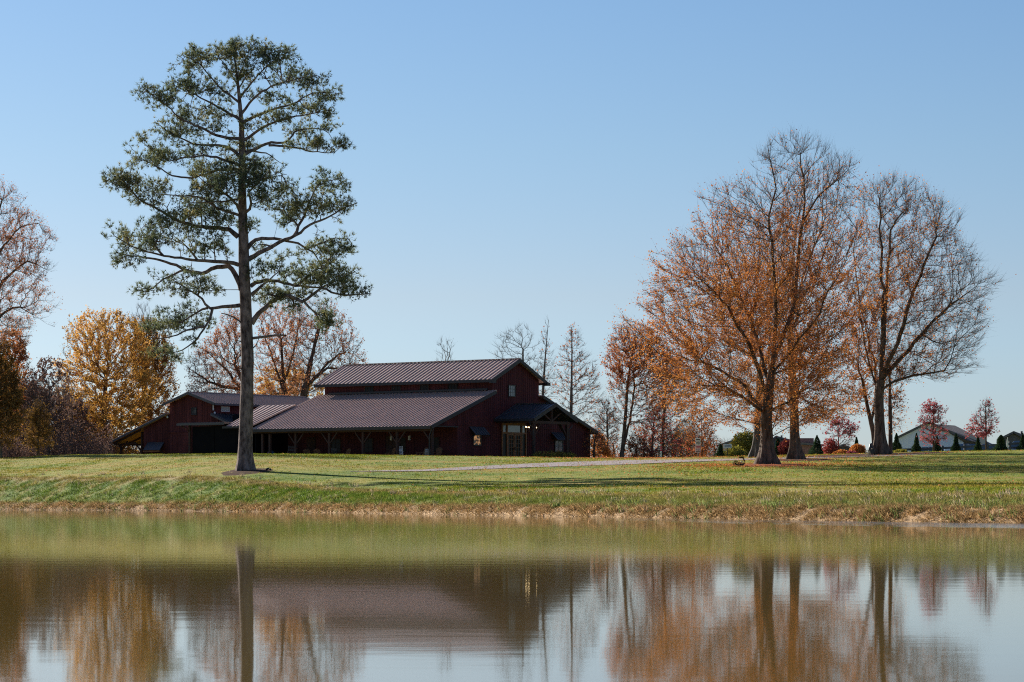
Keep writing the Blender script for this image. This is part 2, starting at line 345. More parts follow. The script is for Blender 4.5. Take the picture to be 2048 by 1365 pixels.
mu = N.new('ShaderNodeMixRGB'); mu.blend_type = 'MULTIPLY'; mu.inputs[0].default_value = 1; L.new(col.outputs[0], mu.inputs[1]); L.new(r.outputs[0], mu.inputs[2])
d = N.new('ShaderNodeBsdfDiffuse'); t = N.new('ShaderNodeBsdfTranslucent'); x = N.new('ShaderNodeMixShader'); x.inputs[0].default_value = .35
L.new(mu.outputs[0], d.inputs[0]); L.new(mu.outputs[0], t.inputs[0]); L.new(d.outputs[0], x.inputs[1]); L.new(t.outputs[0], x.inputs[2]); L.new(x.outputs[0], N['Material Output'].inputs[0]); N.remove(b)
M['blade'] = m
ground = link('ground', gme, M['turf']); tag(ground, kind='structure')

# pond
def make_water():
    m, n, N, L, b = newmat('pond_water')
    b.inputs['Base Color'].default_value = (.17, .115, .032, 1); b.inputs['Roughness'].default_value = .04; b.inputs['IOR'].default_value = 1.33
    b.inputs['Specular IOR Level'].default_value = .5
    g = N.new('ShaderNodeNewGeometry')
    def nz(scale, st, det=3):
        mp = N.new('ShaderNodeMapping'); mp.inputs['Scale'].default_value = st; L.new(g.outputs['Position'], mp.inputs['Vector'])
        q = N.new('ShaderNodeTexNoise'); q.inputs['Scale'].default_value = scale; q.inputs['Detail'].default_value = det; L.new(mp.outputs[0], q.inputs['Vector']); return q
    a = nz(1.6, (.7, 1, 1), 2); c = nz(3.0, (.35, 1, 1))
    # breeze ripples along the far shore at the right
    at = N.new('ShaderNodeAttribute'); at.attribute_name = 'rip'
    b1 = N.new('ShaderNodeBump'); b1.inputs['Strength'].default_value = 1; b1.inputs['Distance'].default_value = .0006; L.new(a.outputs['Fac'], b1.inputs['Height'])
    ml = N.new('ShaderNodeMath'); ml.operation = 'MULTIPLY'; L.new(c.outputs['Fac'], ml.inputs[0]); L.new(at.outputs['Fac'], ml.inputs[1])
    b2 = N.new('ShaderNodeBump'); b2.inputs['Strength'].default_value = 1; b2.inputs['Distance'].default_value = .10; L.new(ml.outputs[0], b2.inputs['Height']); L.new(b1.outputs[0], b2.inputs['Normal'])
    L.new(b2.outputs[0], b.inputs['Normal']); return m
M['water'] = make_water()
WV = []; WR = []
wc = np.concatenate([np.linspace(-9000, -900, 10)[:-1], np.linspace(-900, 2900, 120), np.linspace(2900, 11000, 10)[1:]])
wd = np.concatenate([[1.5], np.geomspace(4, 100, 30)/100*.90, np.linspace(.91, 1.04, 22)])
for c in wc:
    ds, zs, sh = knots(c)
    for q in wd:
        d = 1.5 if q == 1.5 else q*sh
        WV.append(((c-1024)*d/F, d, 0)); s = (d-sh)/sh*100
        WR.append(max(0, min(1, (c-1150)/500))*max(0, min(1, (s+14)/8)))
nw = len(wd); ix = np.arange(nw*len(wc)).reshape(len(wc), nw)
wq = np.stack([ix[:-1, :-1], ix[1:, :-1], ix[1:, 1:], ix[:-1, 1:]], -1).reshape(-1, 4)
pond = link('pond_water', np_mesh('pond', np.array(WV), [wq], True, {'rip': WR}), M['water']); tag(pond, kind='structure')

# grass blades, one object of its own per band
def blades(name, n, cmin, cmax, smin, smax, h0, h1, wd_, lean, label, cat, dmax=None):
    rs = np.random.RandomState(hash(name) % 1000 if False else len(name)*7+n % 97)
    c = rs.uniform(cmin, cmax, n); out = []
    cg = np.linspace(cmin, cmax, 120); sg = np.linspace(0, 1, 60)
    zz = np.zeros((120, 60)); DD = np.zeros((120, 60)); SH = np.zeros(120)
    for i, q in enumerate(cg):
        ds, zs, sh = knots(q); SH[i] = sh; hi = smax if smax else (ds[8]+3-sh)
        DD[i] = sh+smin+(hi-smin)*sg; zz[i] = pchip(ds, zs, DD[i])
    v = rs.uniform(0, 1, n)**(1 if smax else 1.15); fi = (c-cmin)/(cmax-cmin)*119; fj = v*59
    i0 = np.minimum(fi.astype(int), 118); j0 = np.minimum(fj.astype(int), 58); a = fi-i0; bq = fj-j0
    def bil(T): return (T[i0, j0]*(1-a)*(1-bq)+T[i0+1, j0]*a*(1-bq)+T[i0, j0+1]*(1-a)*bq+T[i0+1, j0+1]*a*bq)
    D = bil(DD); Z = bil(zz); X = (c-1024)*D/F; S = D-(SH[i0]*(1-a)+SH[i0+1]*a)
    pos = np.stack([X, D, Z-.03], -1)
    hn = np.array([mn.noise(Vector((x*.8, d*.8, 5.)))+.6*mn.noise(Vector((x*2.7, d*2.2, 9.))) for x, d in zip(X, D)]); h = rs.uniform(h0, h1, n)*np.clip(1+1.1*hn, .3, 2.4); th = rs.uniform(0, 2*np.pi, n)
    sd_ = np.stack([np.cos(th), np.sin(th), 0*th], -1)*wd_*rs.uniform(.6, 1.4, (n, 1))/2
    ln = rs.normal(0, lean, (n, 2)); tip = pos+np.stack([ln[:, 0]*h, ln[:, 1]*h, h], -1)
    V = np.stack([pos-sd_, pos+sd_, tip], 1).reshape(-1, 3)
    me = np_mesh(name, V, [np.arange(3*n).reshape(n, 3)], False, {'sd': np.repeat(S, 3)})
    o = link(name, me, M['blade']); return tag(o, label, cat, kind='stuff')
blades('bank_grass', 170000, -60, 2110, .3, 12.5, .05, .17, .04, .7, 'rough unmown grass covering the sloping bank between pond and lawn', 'grass')
blades('shore_straw', 60000, -60, 2110, -.1, 2.4, .06, .20, .03, 1.2, 'dry matted straw-coloured grass lying along the waterline', 'dry grass')
blades('lawn_grass', 260000, -60, 2110, 9, None, .03, .10, .05, .8, 'short mown lawn grass running up to the barns', 'grass')

# gravel drive, a sheet on the lawn
def strip(top, bot, name, mat, lift=.03, seg=90, rows=4):
    xs = np.linspace(top[0][0], top[-1][0], seg); V = []
    for x in xs:
        a = hit(x, np.interp(x, *zip(*top))); q = hit(x, np.interp(x, *zip(*bot)))
        for k in range(rows+1):
            t = k/rows; D = a[1]*(1-t)+q[1]*t; wob = .25*mn.noise(Vector((x*.05, k, 0)))
            D += wob if k in (0, rows) else 0
            pnt = on(x, D); V.append((pnt[0], pnt[1], pnt[2]+lift))
    ii = np.arange(len(V)).reshape(seg, rows+1)
    q = np.stack([ii[:-1, 1:], ii[1:, 1:], ii[1:, :-1], ii[:-1, :-1]], -1).reshape(-1, 4)
    return link(name, np_mesh(name, V, [q], True), mat)
M['gravel'] = plain('gravel', (.34, .29, .29), .95, .45, 7, bump=.6, bscale=12, spec=.1)
dtop = [(700, 943.6), (850, 940), (950, 934), (1050, 928.5), (1150, 924.5), (1250, 921.5), (1400, 919.8), (1500, 918), (1600, 915.7), (1700, 913.6), (1780, 911.6), (1850, 908.5)]
dbot = [(700, 944.2), (850, 943.6), (950, 940), (1050, 936), (1150, 933), (1250, 930), (1320, 927), (1400, 924), (1500, 920.6), (1600, 917.6), (1700, 915.3), (1780, 912.9), (1850, 909.8)]
tag(strip(dtop, dbot, 'gravel_drive', M['gravel']), kind='structure')

# ------------------------------------------------------------------ trees
def unit(a): return a/np.maximum(np.linalg.norm(a, axis=-1, keepdims=True), 1e-9)
def grow(base_pts, base_parent, base_path, att, bf):
    """every attractor joins the growing skeleton where distance plus travelled path is least"""
    pos = list(map(np.asarray, base_pts)); par = list(base_parent); pl = list(base_path)
    n = len(att); best = np.full(n, 1e18); bp_ = np.zeros(n, int)
    for i, (p, l) in enumerate(zip(pos, pl)):
        c = np.linalg.norm(att-p, axis=1)+bf*l; mk = c < best; best[mk] = c[mk]; bp_[mk] = i
    A = att.copy(); alive = np.arange(n)
    for _ in range(n):
        k = int(np.argmin(best)); p = A[k]; pi = int(bp_[k]); L_ = pl[pi]+float(np.linalg.norm(p-pos[pi]))
        pos.append(p.copy()); par.append(pi); pl.append(L_); i = len(pos)-1; best[k] = 1e18
        d = A-p; c = np.sqrt((d*d).sum(1))+bf*L_; mk = (c < best) & (best < 1e17); best[mk] = c[mk]; bp_[mk] = i
    return np.array(pos), np.array(par)
def skeleton(base_pts, base_parent, base_path, att, bf, sm=2):
    pos, par = grow(base_pts, base_parent, base_path, att, bf); nb = len(base_pts); n = len(pos)
    for _ in range(sm):
        cs = np.zeros_like(pos); cn = np.zeros(n)
        np.add.at(cs, par[1:], pos[1:]); np.add.at(cn, par[1:], 1)
        inner = (np.arange(n) >= nb) & (cn > 0)
        q = pos.copy(); q[inner] = .5*pos[inner]+.25*pos[par[inner]]+.25*cs[inner]/cn[inner][:, None]; pos = q
    # subdivide long links with a slight sag
    return pos, par
def radii(pos, par, r_tip, r_base, nb):
    n = len(pos); kids = np.zeros(n, int); np.add.at(kids, par[1:], 1); tips = max(2, int((kids == 0).sum()))
    p = math.log(tips)/math.log(r_base/r_tip); s = np.zeros(n); s[kids == 0] = r_tip**p
    order = range(n-1, 0, -1)
    for i in order: s[par[i]] += s[i]
    s = np.maximum(s, r_tip**p); return s**(1/p), kids
def tubes(p0, p1, r0, r1, k):
    d = unit(p1-p0); ref = np.where(np.abs(d[:, 2:3]) < .95, np.array([[0, 0, 1.]]), np.array([[1., 0, 0]]))
    a = unit(np.cross(d, ref)); b_ = np.cross(a, d); V = []
    t = np.arange(k)*2*np.pi/k
    ring = a[:, None, :]*np.cos(t)[None, :, None]+b_[:, None, :]*np.sin(t)[None, :, None]
    V = np.concatenate([p0[:, None, :]+ring*r0[:, None, None], p1[:, None, :]+ring*r1[:, None, None]], 1).reshape(-1, 3)
    m_ = len(p0); base = (np.arange(m_)*2*k)[:, None, None]; j = np.arange(k); j2 = (j+1) % k
    f = np.stack([j, j+k, j2+k, j2], -1)[None]+base
    return V, f.reshape(-1, 4)
def spikes(p0, d, ln, r):
    """thin three-sided twigs that taper to a point"""
    d = unit(d); ref = np.where(np.abs(d[:, 2:3]) < .95, np.array([[0, 0, 1.]]), np.array([[1., 0, 0]]))
    a = unit(np.cross(d, ref)); b_ = np.cross(a, d); t = np.arange(3)*2*np.pi/3
    ring = p0[:, None, :]+(a[:, None, :]*np.cos(t)[None, :, None]+b_[:, None, :]*np.sin(t)[None, :, None])*np.reshape(r, (-1, 1, 1))
    tip = (p0+d*np.reshape(ln, (-1, 1)))[:, None, :]
    V = np.concatenate([ring, tip], 1).reshape(-1, 3); base = (np.arange(len(p0))*4)[:, None, None]
    return V, (np.array([[0, 3, 1], [1, 3, 2], [2, 3, 0]])[None]+base).reshape(-1, 3)
class Parts:
    def __init__(s): s.V = []; s.q = []; s.t = []; s.n = 0
    def add(s, V, f):
        f = np.asarray(f)+s.n; (s.q if f.shape[1] == 4 else s.t).append(f); s.V.append(V); s.n += len(V)
    def mesh(s, name, smooth=True):
        P_ = []
        if s.q: P_.append(np.concatenate(s.q))
        if s.t: P_.append(np.concatenate(s.t))
        return np_mesh(name, np.concatenate(s.V), P_, smooth)
def leaf_quads(p, size, rs, flat=0):
    n = len(p); u = unit(rs.normal(size=(n, 3))); w_ = rs.normal(size=(n, 3)); 
    if flat: u[:, 2] *= 1-flat; u = unit(u); w_[:, 2] *= 1-flat
    v = unit(np.cross(u, w_)) if not flat else unit(w_-u*(w_*u).sum(1, keepdims=True))
    s = size*rs.uniform(.6, 1.35, (n, 1))
    V = np.stack([p-u*s*.55, p-v*s*.36, p+u*s*.55, p+v*s*.36], 1).reshape(-1, 3)
    return V, np.arange(4*n).reshape(n, 4)
def trunk_lathe(pts, rad, flare=.8, lobes=5, k=22, seed=0, fl_h=.7):
    pts = np.asarray(pts, float); rad = np.asarray(rad, float)
    s = np.concatenate([[0], np.cumsum(np.linalg.norm(np.diff(pts, axis=0), axis=1))]); L_ = s[-1]
    ss = np.concatenate([np.linspace(0, 2.2, 9)[:-1], np.arange(2.2, L_, .55), [L_]]) if L_ > 3 else np.linspace(0, L_, 12)
    X = np.stack([np.interp(ss, s, pts[:, i]) for i in range(3)], -1); r = np.interp(ss, s, rad); V = []
    for i, (c, rr, h) in enumerate(zip(X, r, ss)):
        for j in range(k):
            t = 2*np.pi*j/k; f_ = 1+flare*math.exp(-h/fl_h)*(.65+.55*math.cos(lobes*t+seed))+.05*mn.noise(Vector((math.cos(t)*2+seed, math.sin(t)*2, h*.6)))
            V.append((c[0]+rr*f_*math.cos(t), c[1]+rr*f_*math.sin(t), c[2]-(.25 if i == 0 else 0)))
    m_ = len(X); f = [(i*k+j, i*k+(j+1) % k, (i+1)*k+(j+1) % k, (i+1)*k+j) for i in range(m_-1) for j in range(k)]
    return np.array(V), np.array(f)
def env_points(rows, D, n, rs, depth=1.0, shell=.45, center_y=0):
    """random points in the crown whose outline (row, left, right) was read from the photograph"""
    rows = sorted(rows); ys = np.array([r[0] for r in rows], float); xl = np.array([r[1] for r in rows], float); xr = np.array([r[2] for r in rows], float)
    g = np.linspace(ys[0], ys[-1], 400); wv = (np.interp(g, ys, xr)-np.interp(g, ys, xl))**1.45; cdf = np.cumsum(wv); cdf /= cdf[-1]
    y = np.interp(rs.rand(n), cdf, g); a = (np.interp(y, ys, xr)-np.interp(y, ys, xl))/2; cx = (np.interp(y, ys, xr)+np.interp(y, ys, xl))/2
    th = rs.uniform(0, 2*np.pi, n); r = rs.rand(n)**shell
    amax = a.max()*.9
    lump = np.array([mn.noise(Vector((math.cos(t)*2.2+n*.01, math.sin(t)*1.1, q*.022))) for t, q in zip(th, y)]); r = r*(.93+.32*lump)
    px = cx+a*r*np.cos(th); dy = np.minimum(a, amax)*r*np.sin(th)*depth*D/F
    return np.stack([(px-1024)*D/F, D+dy+center_y, CH+(HZ-y)*D/F], -1)
def tree(name, label, rows, D, trunk, r_base, n=1500, leaves=12000, leaf_size=.12, leaf_mat='leaf_oak', bark='oak_bark', bf=.45,
         seed=1, sm=2, r_tip=.011, twigs=5, twig_len=.8, group=None, depth=1.0, limbs=(), fade_top=0, flare=.7, cat='tree', shell=.45, base_z=None, trunk_top_r=None, leaf_bias=None, droop=0.0, twig_r=.007, extra=None):
    """trunk: photo pixels from the foot up; limbs: lists of (px, py, dy)"""
    rs = np.random.RandomState(seed)
    foot = on(trunk[0][0], D); tp = [foot.copy()]+[P(x, y, D) for x, y in trunk[1:]]
    if base_z is not None: tp[0][2] = base_z
    # resample trunk
    tp = np.array(tp); s = np.concatenate([[0], np.cumsum(np.linalg.norm(np.diff(tp, axis=0), axis=1))]); m_ = max(4, int(s[-1]/.7))
    ss = np.linspace(0, s[-1], m_); T = np.stack([np.interp(ss, s, tp[:, i]) for i in range(3)], -1)
    T[1:-1, :2] += rs.normal(0, .03*r_base, (m_-2, 2))
    bpos = [t for t in T]; bpar = [-1]+list(range(m_-1)); bpl = list(ss*.55)
    tn = m_
    for lb in limbs:
        q = np.array([[(x-1024)*D/F, D+dy, CH+(HZ-y)*D/F] for x, y, dy in lb]); k = int(np.argmin([np.linalg.norm(q[0]-t) for t in bpos]))
        q[0] = bpos[k]; s2 = np.concatenate([[0], np.cumsum(np.linalg.norm(np.diff(q, axis=0), axis=1))]); mm_ = max(3, int(s2[-1]/.7)); s3 = np.linspace(0, s2[-1], mm_)
        Q = np.stack([np.interp(s3, s2, q[:, i]) for i in range(3)], -1); prev = k
        for i in range(1, mm_):
            bpos.append(Q[i]+rs.normal(0, .05, 3)); bpar.append(prev); bpl.append(bpl[prev]+.55*(s3[i]-s3[i-1])); prev = len(bpos)-1
    att = env_points(rows, D, n, rs, depth, shell)
    if extra is not None: att = np.concatenate([att]+[env_points(rw, D, k_, rs, depth, shell) for rw, k_ in extra])
    # keep the start free: no attractors right round the trunk foot
    pos, par = skeleton(bpos, bpar, bpl, att, bf, sm)
    r, kids = radii(pos, par, r_tip, r_base, len(bpos))
    r[m_:] *= .84
    if droop:
        dl = np.linalg.norm(pos[:, :2]-foot[:2], axis=1); pos[len(bpos):, 2] -= droop*(dl[len(bpos):]**2)*.01
    root = empty(name, foot, label, cat, group)
    wood = Parts()
    tr_idx = np.arange(m_)
    rt = r[:m_].copy(); rt = np.maximum(rt, .3*r_base*np.linspace(1, .5, m_)); rt[0:2] = r_base; rt = np.minimum(rt, r_base*np.linspace(1, .8, m_))
    if trunk_top_r: rt = np.linspace(r_base, trunk_top_r, m_)
    V, f = trunk_lathe(T, rt, flare, seed=seed); wood.add(V-foot, f)
    e = np.arange(m_, len(pos)); p0 = pos[par[e]]; p1 = pos[e]; r1 = r[e]; rp = r[par[e]]; r0 = np.where(rp < r1*1.5, rp, r1*1.15); r0 = np.maximum(r0, r1)
    r1b = r1*.97; dd = p1-p0; thick = r1 > .045
    for mk, k in ((r1 > .12, 8), ((r1 > .04) & (r1 <= .12), 5), (r1 <= .04, 3)):
        if mk.any():
            ext = unit(dd[mk])*(r1[mk]*.25)[:, None]
            V, f = tubes(p0[mk]-foot, p1[mk]+ext-foot, r0[mk], r1b[mk], k); wood.add(V, f)
    fine = np.where((r[e] < .05))[0]
    if len(fine) and twigs:
        k_ = rs.randint(1, twigs*2, len(fine)); ii = np.repeat(fine, k_); t = rs.rand(len(ii), 1); st = p0[ii]*(1-t)+p1[ii]*t
        ctr = pos[par[m_ if m_ < len(pos) else 0]]; rad_ = unit(st-np.array([T[-1][0], T[-1][1], T[m_//2][2]])); d = unit(dd[ii])*.45+rad_*.75+unit(rs.normal(size=(len(ii), 3)))*.6+np.array([0, 0, .08]); ln = twig_len*rs.uniform(.35, 1.2, len(ii))
        V, f = spikes(st-foot, d, ln, np.full(len(ii), twig_r)); wood.add(V, f)
        tw0, twd, twl = st, unit(d), ln
    else: tw0 = p1[fine]; twd = unit(dd[fine]); twl = np.full(len(fine), .3)
    link('trunk', wood.mesh('trunk'), M[bark], root)
    if leaves and len(tw0):
        # clumpy choice of twigs
        sc = np.array([mn.noise(Vector(p*.28)) for p in tw0[::1]])*.9+.55
        if fade_top:
            z = tw0[:, 2]; zz_ = (z-z.min())/(z.max()-z.min()); sc = sc*np.clip(1-fade_top*zz_**1.5, .02, 1)
        if leaf_bias is not None: sc = sc*leaf_bias(1024+F*tw0[:, 0]/tw0[:, 1], HZ-(tw0[:, 2]-CH)*F/tw0[:, 1])
        sc = np.clip(sc, .01, 1.5); sc /= sc.sum(); pick = rs.choice(len(tw0), leaves, p=sc)
        p = tw0[pick]+twd[pick]*(twl[pick]*rs.uniform(.1, 1.1, leaves))[:, None]+rs.normal(0, .07, (leaves, 3))
        V, f = leaf_quads(p-foot, leaf_size, rs)
        link('crown', np_mesh('crown', V, [f]), M[leaf_mat], root)
    return root
# ------------------------------------------------------------------ buildings
O0 = Vector((-7.22, 265, 0)); TH = R(37); UU = Vector((-math.cos(TH), math.sin(TH), 0)); VV = Vector((math.sin(TH), math.cos(TH), 0)); ZZ = Vector((0, 0, 1))
def W(u, v, z): return O0+UU*u+VV*v+ZZ*z
BASE = W(0, 12, 4.2)
class LB(MB):
    """MB whose mesh is stored relative to an origin"""
    def build(s, name, mat, parent=None, label=None):
        if parent is not None:
            o = parent.location
            q = parent.parent
            while q is not None: o = o+q.location; q = q.parent
            s.v = [tuple(Vector(v)-o) for v in s.v]
        return link(name, s.mesh(name), mat, parent, label)
def metal_roof(mb, A, B, Cc, Dd, th=.10, rib=.41, rh=.05, rw=.055):
    """A-B eave, Dd-Cc upper edge; ribs run from eave to upper edge"""
    A, B, Cc, Dd = map(Vector, (A, B, Cc, Dd)); n = (B-A).cross(Dd-A).normalized()
    if n.z < 0: n = -n
    mb.prism([A, B, Cc, Dd], -n*th); k = int((B-A).length/rib)
    for i in range(k+1):
        t = i/k; t = min(max(t, .004), .996)
        a = A.lerp(B, t)+n*.012; b = Dd.lerp(Cc, t)+n*.012
        mb.bar(a, b, rw, rh*2, n)
def wall(mb, org, d, nrm, poly, th=.16, bat=.30, top=None, bot=None, bw=.05):
    """poly in (s,z); battens stand 3 cm proud along nrm"""
    pts = [org+d*s+ZZ*z for s, z in poly]; mb.prism(pts, -nrm*th)
    if not bat: return
    s0 = min(p[0] for p in poly)+.05; s1 = max(p[0] for p in poly)-.05; s = s0
    while s <= s1:
        zs = []
        for i in range(len(poly)):
            (a, za), (b, zb) = poly[i], poly[(i+1) % len(poly)]
            if (a-s)*(b-s) <= 0 and abs(a-b) > 1e-6: zs.append(za+(zb-za)*(s-a)/(b-a))
        if len(zs) >= 2:
            lo, hi = min(zs), max(zs)
            if hi-lo > .1:
                c = org+d*s+ZZ*((lo+hi)/2)+nrm*.012; mb.box(c, (bw, .036, hi-lo-.02), (d, nrm, ZZ))
        s += bat
def window(parent, org, d, nrm, s0, s1, z0, z1, nx, nz_, glass='glass', frame='black_metal', fw=.07, name='window'):
    """frame object with a pane child"""
    f = LB(); c = org+nrm*.05
    for s in (s0, s1): f.box(c+d*s+ZZ*(z0+z1)/2, (fw, .10, z1-z0+fw), (d, nrm, ZZ))
    for z in (z0, z1): f.box(c+d*(s0+s1)/2+ZZ*z, (s1-s0-fw-.004, .10, fw), (d, nrm, ZZ))
    for i in range(1, nx): f.box(c+d*(s0+(s1-s0)*i/nx)+ZZ*(z0+z1)/2, (.035, .05, z1-z0-fw), (d, nrm, ZZ))
    for i in range(1, nz_): f.box(c+d*(s0+s1)/2+ZZ*(z0+(z1-z0)*i/nz_), (s1-s0-fw, .044, .035), (d, nrm, ZZ))
    o = f.build(name, M[frame], parent)
    g = LB(); g.box(org+nrm*.042+d*(s0+s1)/2+ZZ*(z0+z1)/2, (s1-s0-fw, .012, z1-z0-fw), (d, nrm, ZZ))
    oo = parent.location; g.v = [tuple(Vector(v)-oo) for v in g.v]; link('pane', g.mesh(), M[glass], o)
    return o
def awning(parent, org, d, nrm, s0, s1, ztop, zbot, out, mat='roof_dark_and_shaded'):
    a = LB(); A = org+d*s0+ZZ*ztop+nrm*.06; B = org+d*s1+ZZ*ztop+nrm*.06; C_ = org+d*s1+ZZ*zbot+nrm*out; D_ = org+d*s0+ZZ*zbot+nrm*out
    n = (B-A).cross(D_-A).normalized(); a.prism([A, B, C_, D_], n*.06)
    for s in (s0+.05, s1-.05): a.bar(org+d*s+ZZ*(zbot-.35)+nrm*.06, org+d*s+ZZ*(zbot-.02)+nrm*(out-.06), .04, .04)
    for i in range(1, 6):
        t = i/6; nn = n if n.z > 0 else -n; a.bar(A.lerp(B, t)+nn*.02, D_.lerp(C_, t)+nn*.02, .02, .05, nn)
    return a.build('awning', M[mat], parent)

NG = -UU          # outward normal of the main gable, faces right and towards the pond
NL = -VV          # outward normal of the long side
# ---- main barn
barn = empty('barn', BASE, 'large dark red barn with raised clerestory roof, long post porch and gabled entry', 'barn')
def top_l(v): return 7.35+.358*(v+.2)
def top_r(v): return 7.33+.363*(26-v)
def top_u(v): return 13.92-.477*abs(v-13.3)
prof = [(4.2, 4.0), (25.4, 4.0), (25.4, top_r(25.4)), (16.95, top_r(16.95)), (16.95, top_u(16.95)), (13.3, 13.92), (9.65, top_u(9.65)), (9.65, top_l(9.65)), (.1, top_l(.1)), (.1, 7.40), (4.2, 7.40)]
b_ = LB(); org = W(.5, 0, 0)
wall(b_, org, VV, NG, [(4.2, 4.0), (9.65, 4.0), (9.65, top_l(9.65)), (4.2, top_l(4.2))])
wall(b_, org, VV, NG, [(9.65, 4.0), (13.3, 4.0), (13.3, 13.92), (9.65, top_u(9.65))])
wall(b_, org, VV, NG, [(13.3, 4.0), (16.95, 4.0), (16.95, top_u(16.95)), (13.3, 13.92)])
wall(b_, org, VV, NG, [(16.95, 4.0), (25.4, 4.0), (25.4, top_r(25.4)), (16.95, top_r(16.95))])
wall(b_, org, VV, NG, [(.1, 7.52), (4.2, 7.52), (4.2, top_l(4.2)), (.1, top_l(.1))])
# horizontal girt trims that the photo shows on the gable
for v0, v1, z in ((16.2, 25.3, 7.55), (4.4, 9.5, 7.62)): b_.box(W(.5, (v0+v1)/2, z)+NG*.045, (v1-v0, .03, .06), (VV, NG, ZZ))
for v in (4.25, 25.3): b_.box(W(.5, v, (4+top_l(4.2) if v < 5 else 4+top_r(25.4))/2)+NG*.05, (.14, .05, (top_l(4.2) if v < 5 else top_r(25.4))-4.1), (VV, NG, ZZ))
b_.build('gable_wall', M['red_wall'], barn)
b_ = LB()
wall(b_, W(21.3, 0, 0), VV, -NG, [(4.2, 4), (9.65, 4), (9.65, top_l(9.65)), (4.2, top_l(4.2))], bat=.6)
wall(b_, W(21.3, 0, 0), VV, -NG, [(9.65, 4), (13.3, 4), (13.3, 13.92), (9.65, top_u(9.65))], bat=.6)
wall(b_, W(21.3, 0, 0), VV, -NG, [(13.3, 4), (16.95, 4), (16.95, top_u(16.95)), (13.3, 13.92)], bat=.6)
wall(b_, W(21.3, 0, 0), VV, -NG, [(16.95, 4), (25.4, 4), (25.4, top_r(25.4)), (16.95, top_r(16.95))], bat=.6)
wall(b_, W(.66, 25.4, 0), UU, -NL, [(0, 4), (20.48, 4), (20.48, top_r(25.4)-.02), (0, top_r(25.4)-.02)], bat=.6)
b_.build('rear_wall', M['red_wall'], barn)
b_ = LB(); wall(b_, W(.66, 4.2, 0), UU, NL, [(0, 4), (20.48, 4), (20.48, top_l(4.2)-.05), (0, top_l(4.2)-.05)], bat=.35); b_.build('porch_wall', M['red_wall'], barn)
b_ = LB(); wall(b_, W(.66, 9.65, 0), UU, NL, [(0, 10.4), (20.48, 10.4), (20.48, top_u(9.65)-.02), (0, top_u(9.65)-.02)], bat=.35)
wall(b_, W(.66, 16.95, 0), UU, -NL, [(0, 10.4), (20.48, 10.4), (20.48, top_u(16.95)-.02), (0, top_u(16.95)-.02)], bat=.6); b_.build('clerestory_wall', M['red_wall'], barn)
# roofs
b_ = LB(); metal_roof(b_, W(0, -.25, 7.46), W(22.1, -.25, 7.46), W(22.1, 9.62, 10.99), W(0, 9.62, 10.99)); b_.build('porch_roof', M['roof'], barn)
b_ = LB(); metal_roof(b_, W(0, 26.1, 7.42), W(22.1, 26.1, 7.42), W(22.1, 16.98, 10.73), W(0, 16.98, 10.73)); b_.build('rear_roof', M['roof'], barn)
b_ = LB(); metal_roof(b_, W(0, 8.95, 12.02), W(22, 8.95, 12.02), W(22, 13.3, 14.08), W(0, 13.3, 14.08), rib=.5); metal_roof(b_, W(0, 17.65, 12.02), W(22, 17.65, 12.02), W(22, 13.3, 14.08), W(0, 13.3, 14.08))
b_.box(W(11, 13.3, 14.13), (22.0, .35, .05), (UU, VV, ZZ)); b_.build('clerestory_roof', M['roof'], barn)
b_ = LB()   # fascias, rakes, gutter and flashing
for v0, z0, v1, z1 in ((-.25, 7.32, 9.5, 10.81), (8.95, 11.86, 13.3, 13.93), (17.65, 11.86, 13.3, 13.93), (26.1, 7.27, 17.0, 10.58)):
    for u in (-.03, 22.13): b_.bar(W(u, v0, z0), W(u, v1, z1), .05, .30, ZZ)
for v, z in ((-.31, 7.3), (26.17, 7.27), (8.89, 11.86), (17.72, 11.86)): b_.box(W(11.05, v, z), (22.0, .08, .26), (UU, VV, ZZ))
b_.box(W(.02, 9.0, 11.8), (.5, .5, .3), (UU, VV, ZZ)); b_.box(W(.02, 17.6, 11.8), (.5, .5, .3), (UU, VV, ZZ))
b_.bar(W(1.0, 9.5, 11.10), W(20.6, 9.5, 11.10), .22, .18, ZZ)
b_.bar(W(.25, .1, 7.44), W(.35, 4.15, 7.44), .2, .1, ZZ)
b_.build('fascia', M['fascia'], barn)
# porch posts with forked braces, beam, slab
b_ = LB(); b_.bar(W(.2, .3, 7.12), W(22.3, .3, 7.19), .2, .28, ZZ); b_.build('porch_beam', M['timber'], barn)
for u in (.35, 4.45, 8.55, 12.68, 16.86, 20.15, 21.1):
    b_ = LB(); b_.bar(W(u, .3, 4.2), W(u, .3, 6.98), .22, .22, VV)
    for s in (-1, 1):
        if (u == .35 and s == -1) or u > 20: continue
        b_.bar(W(u+s*.1, .3, 6.0), W(u+s*.95, .3, 6.98), .12, .15, VV)
    b_.build('porch_post', M['timber'], barn)
b_ = LB(); b_.box(W(10.9, 2.1, 4.28), (22, 4.5, .4), (UU, VV, ZZ)); b_.build('porch_slab', M['stone'], barn)
b_ = LB(); b_.bar(W(.28, .1, 7.3), W(.28, .1, 7.0), .09, .09, VV); b_.bar(W(.28, .1, 7.0), W(.5, .12, 6.6), .09, .09, VV); b_.bar(W(.5, .12, 6.6), W(.5, .12, 4.2), .09, .09, VV); b_.build('downpipe', M['fascia'], barn)
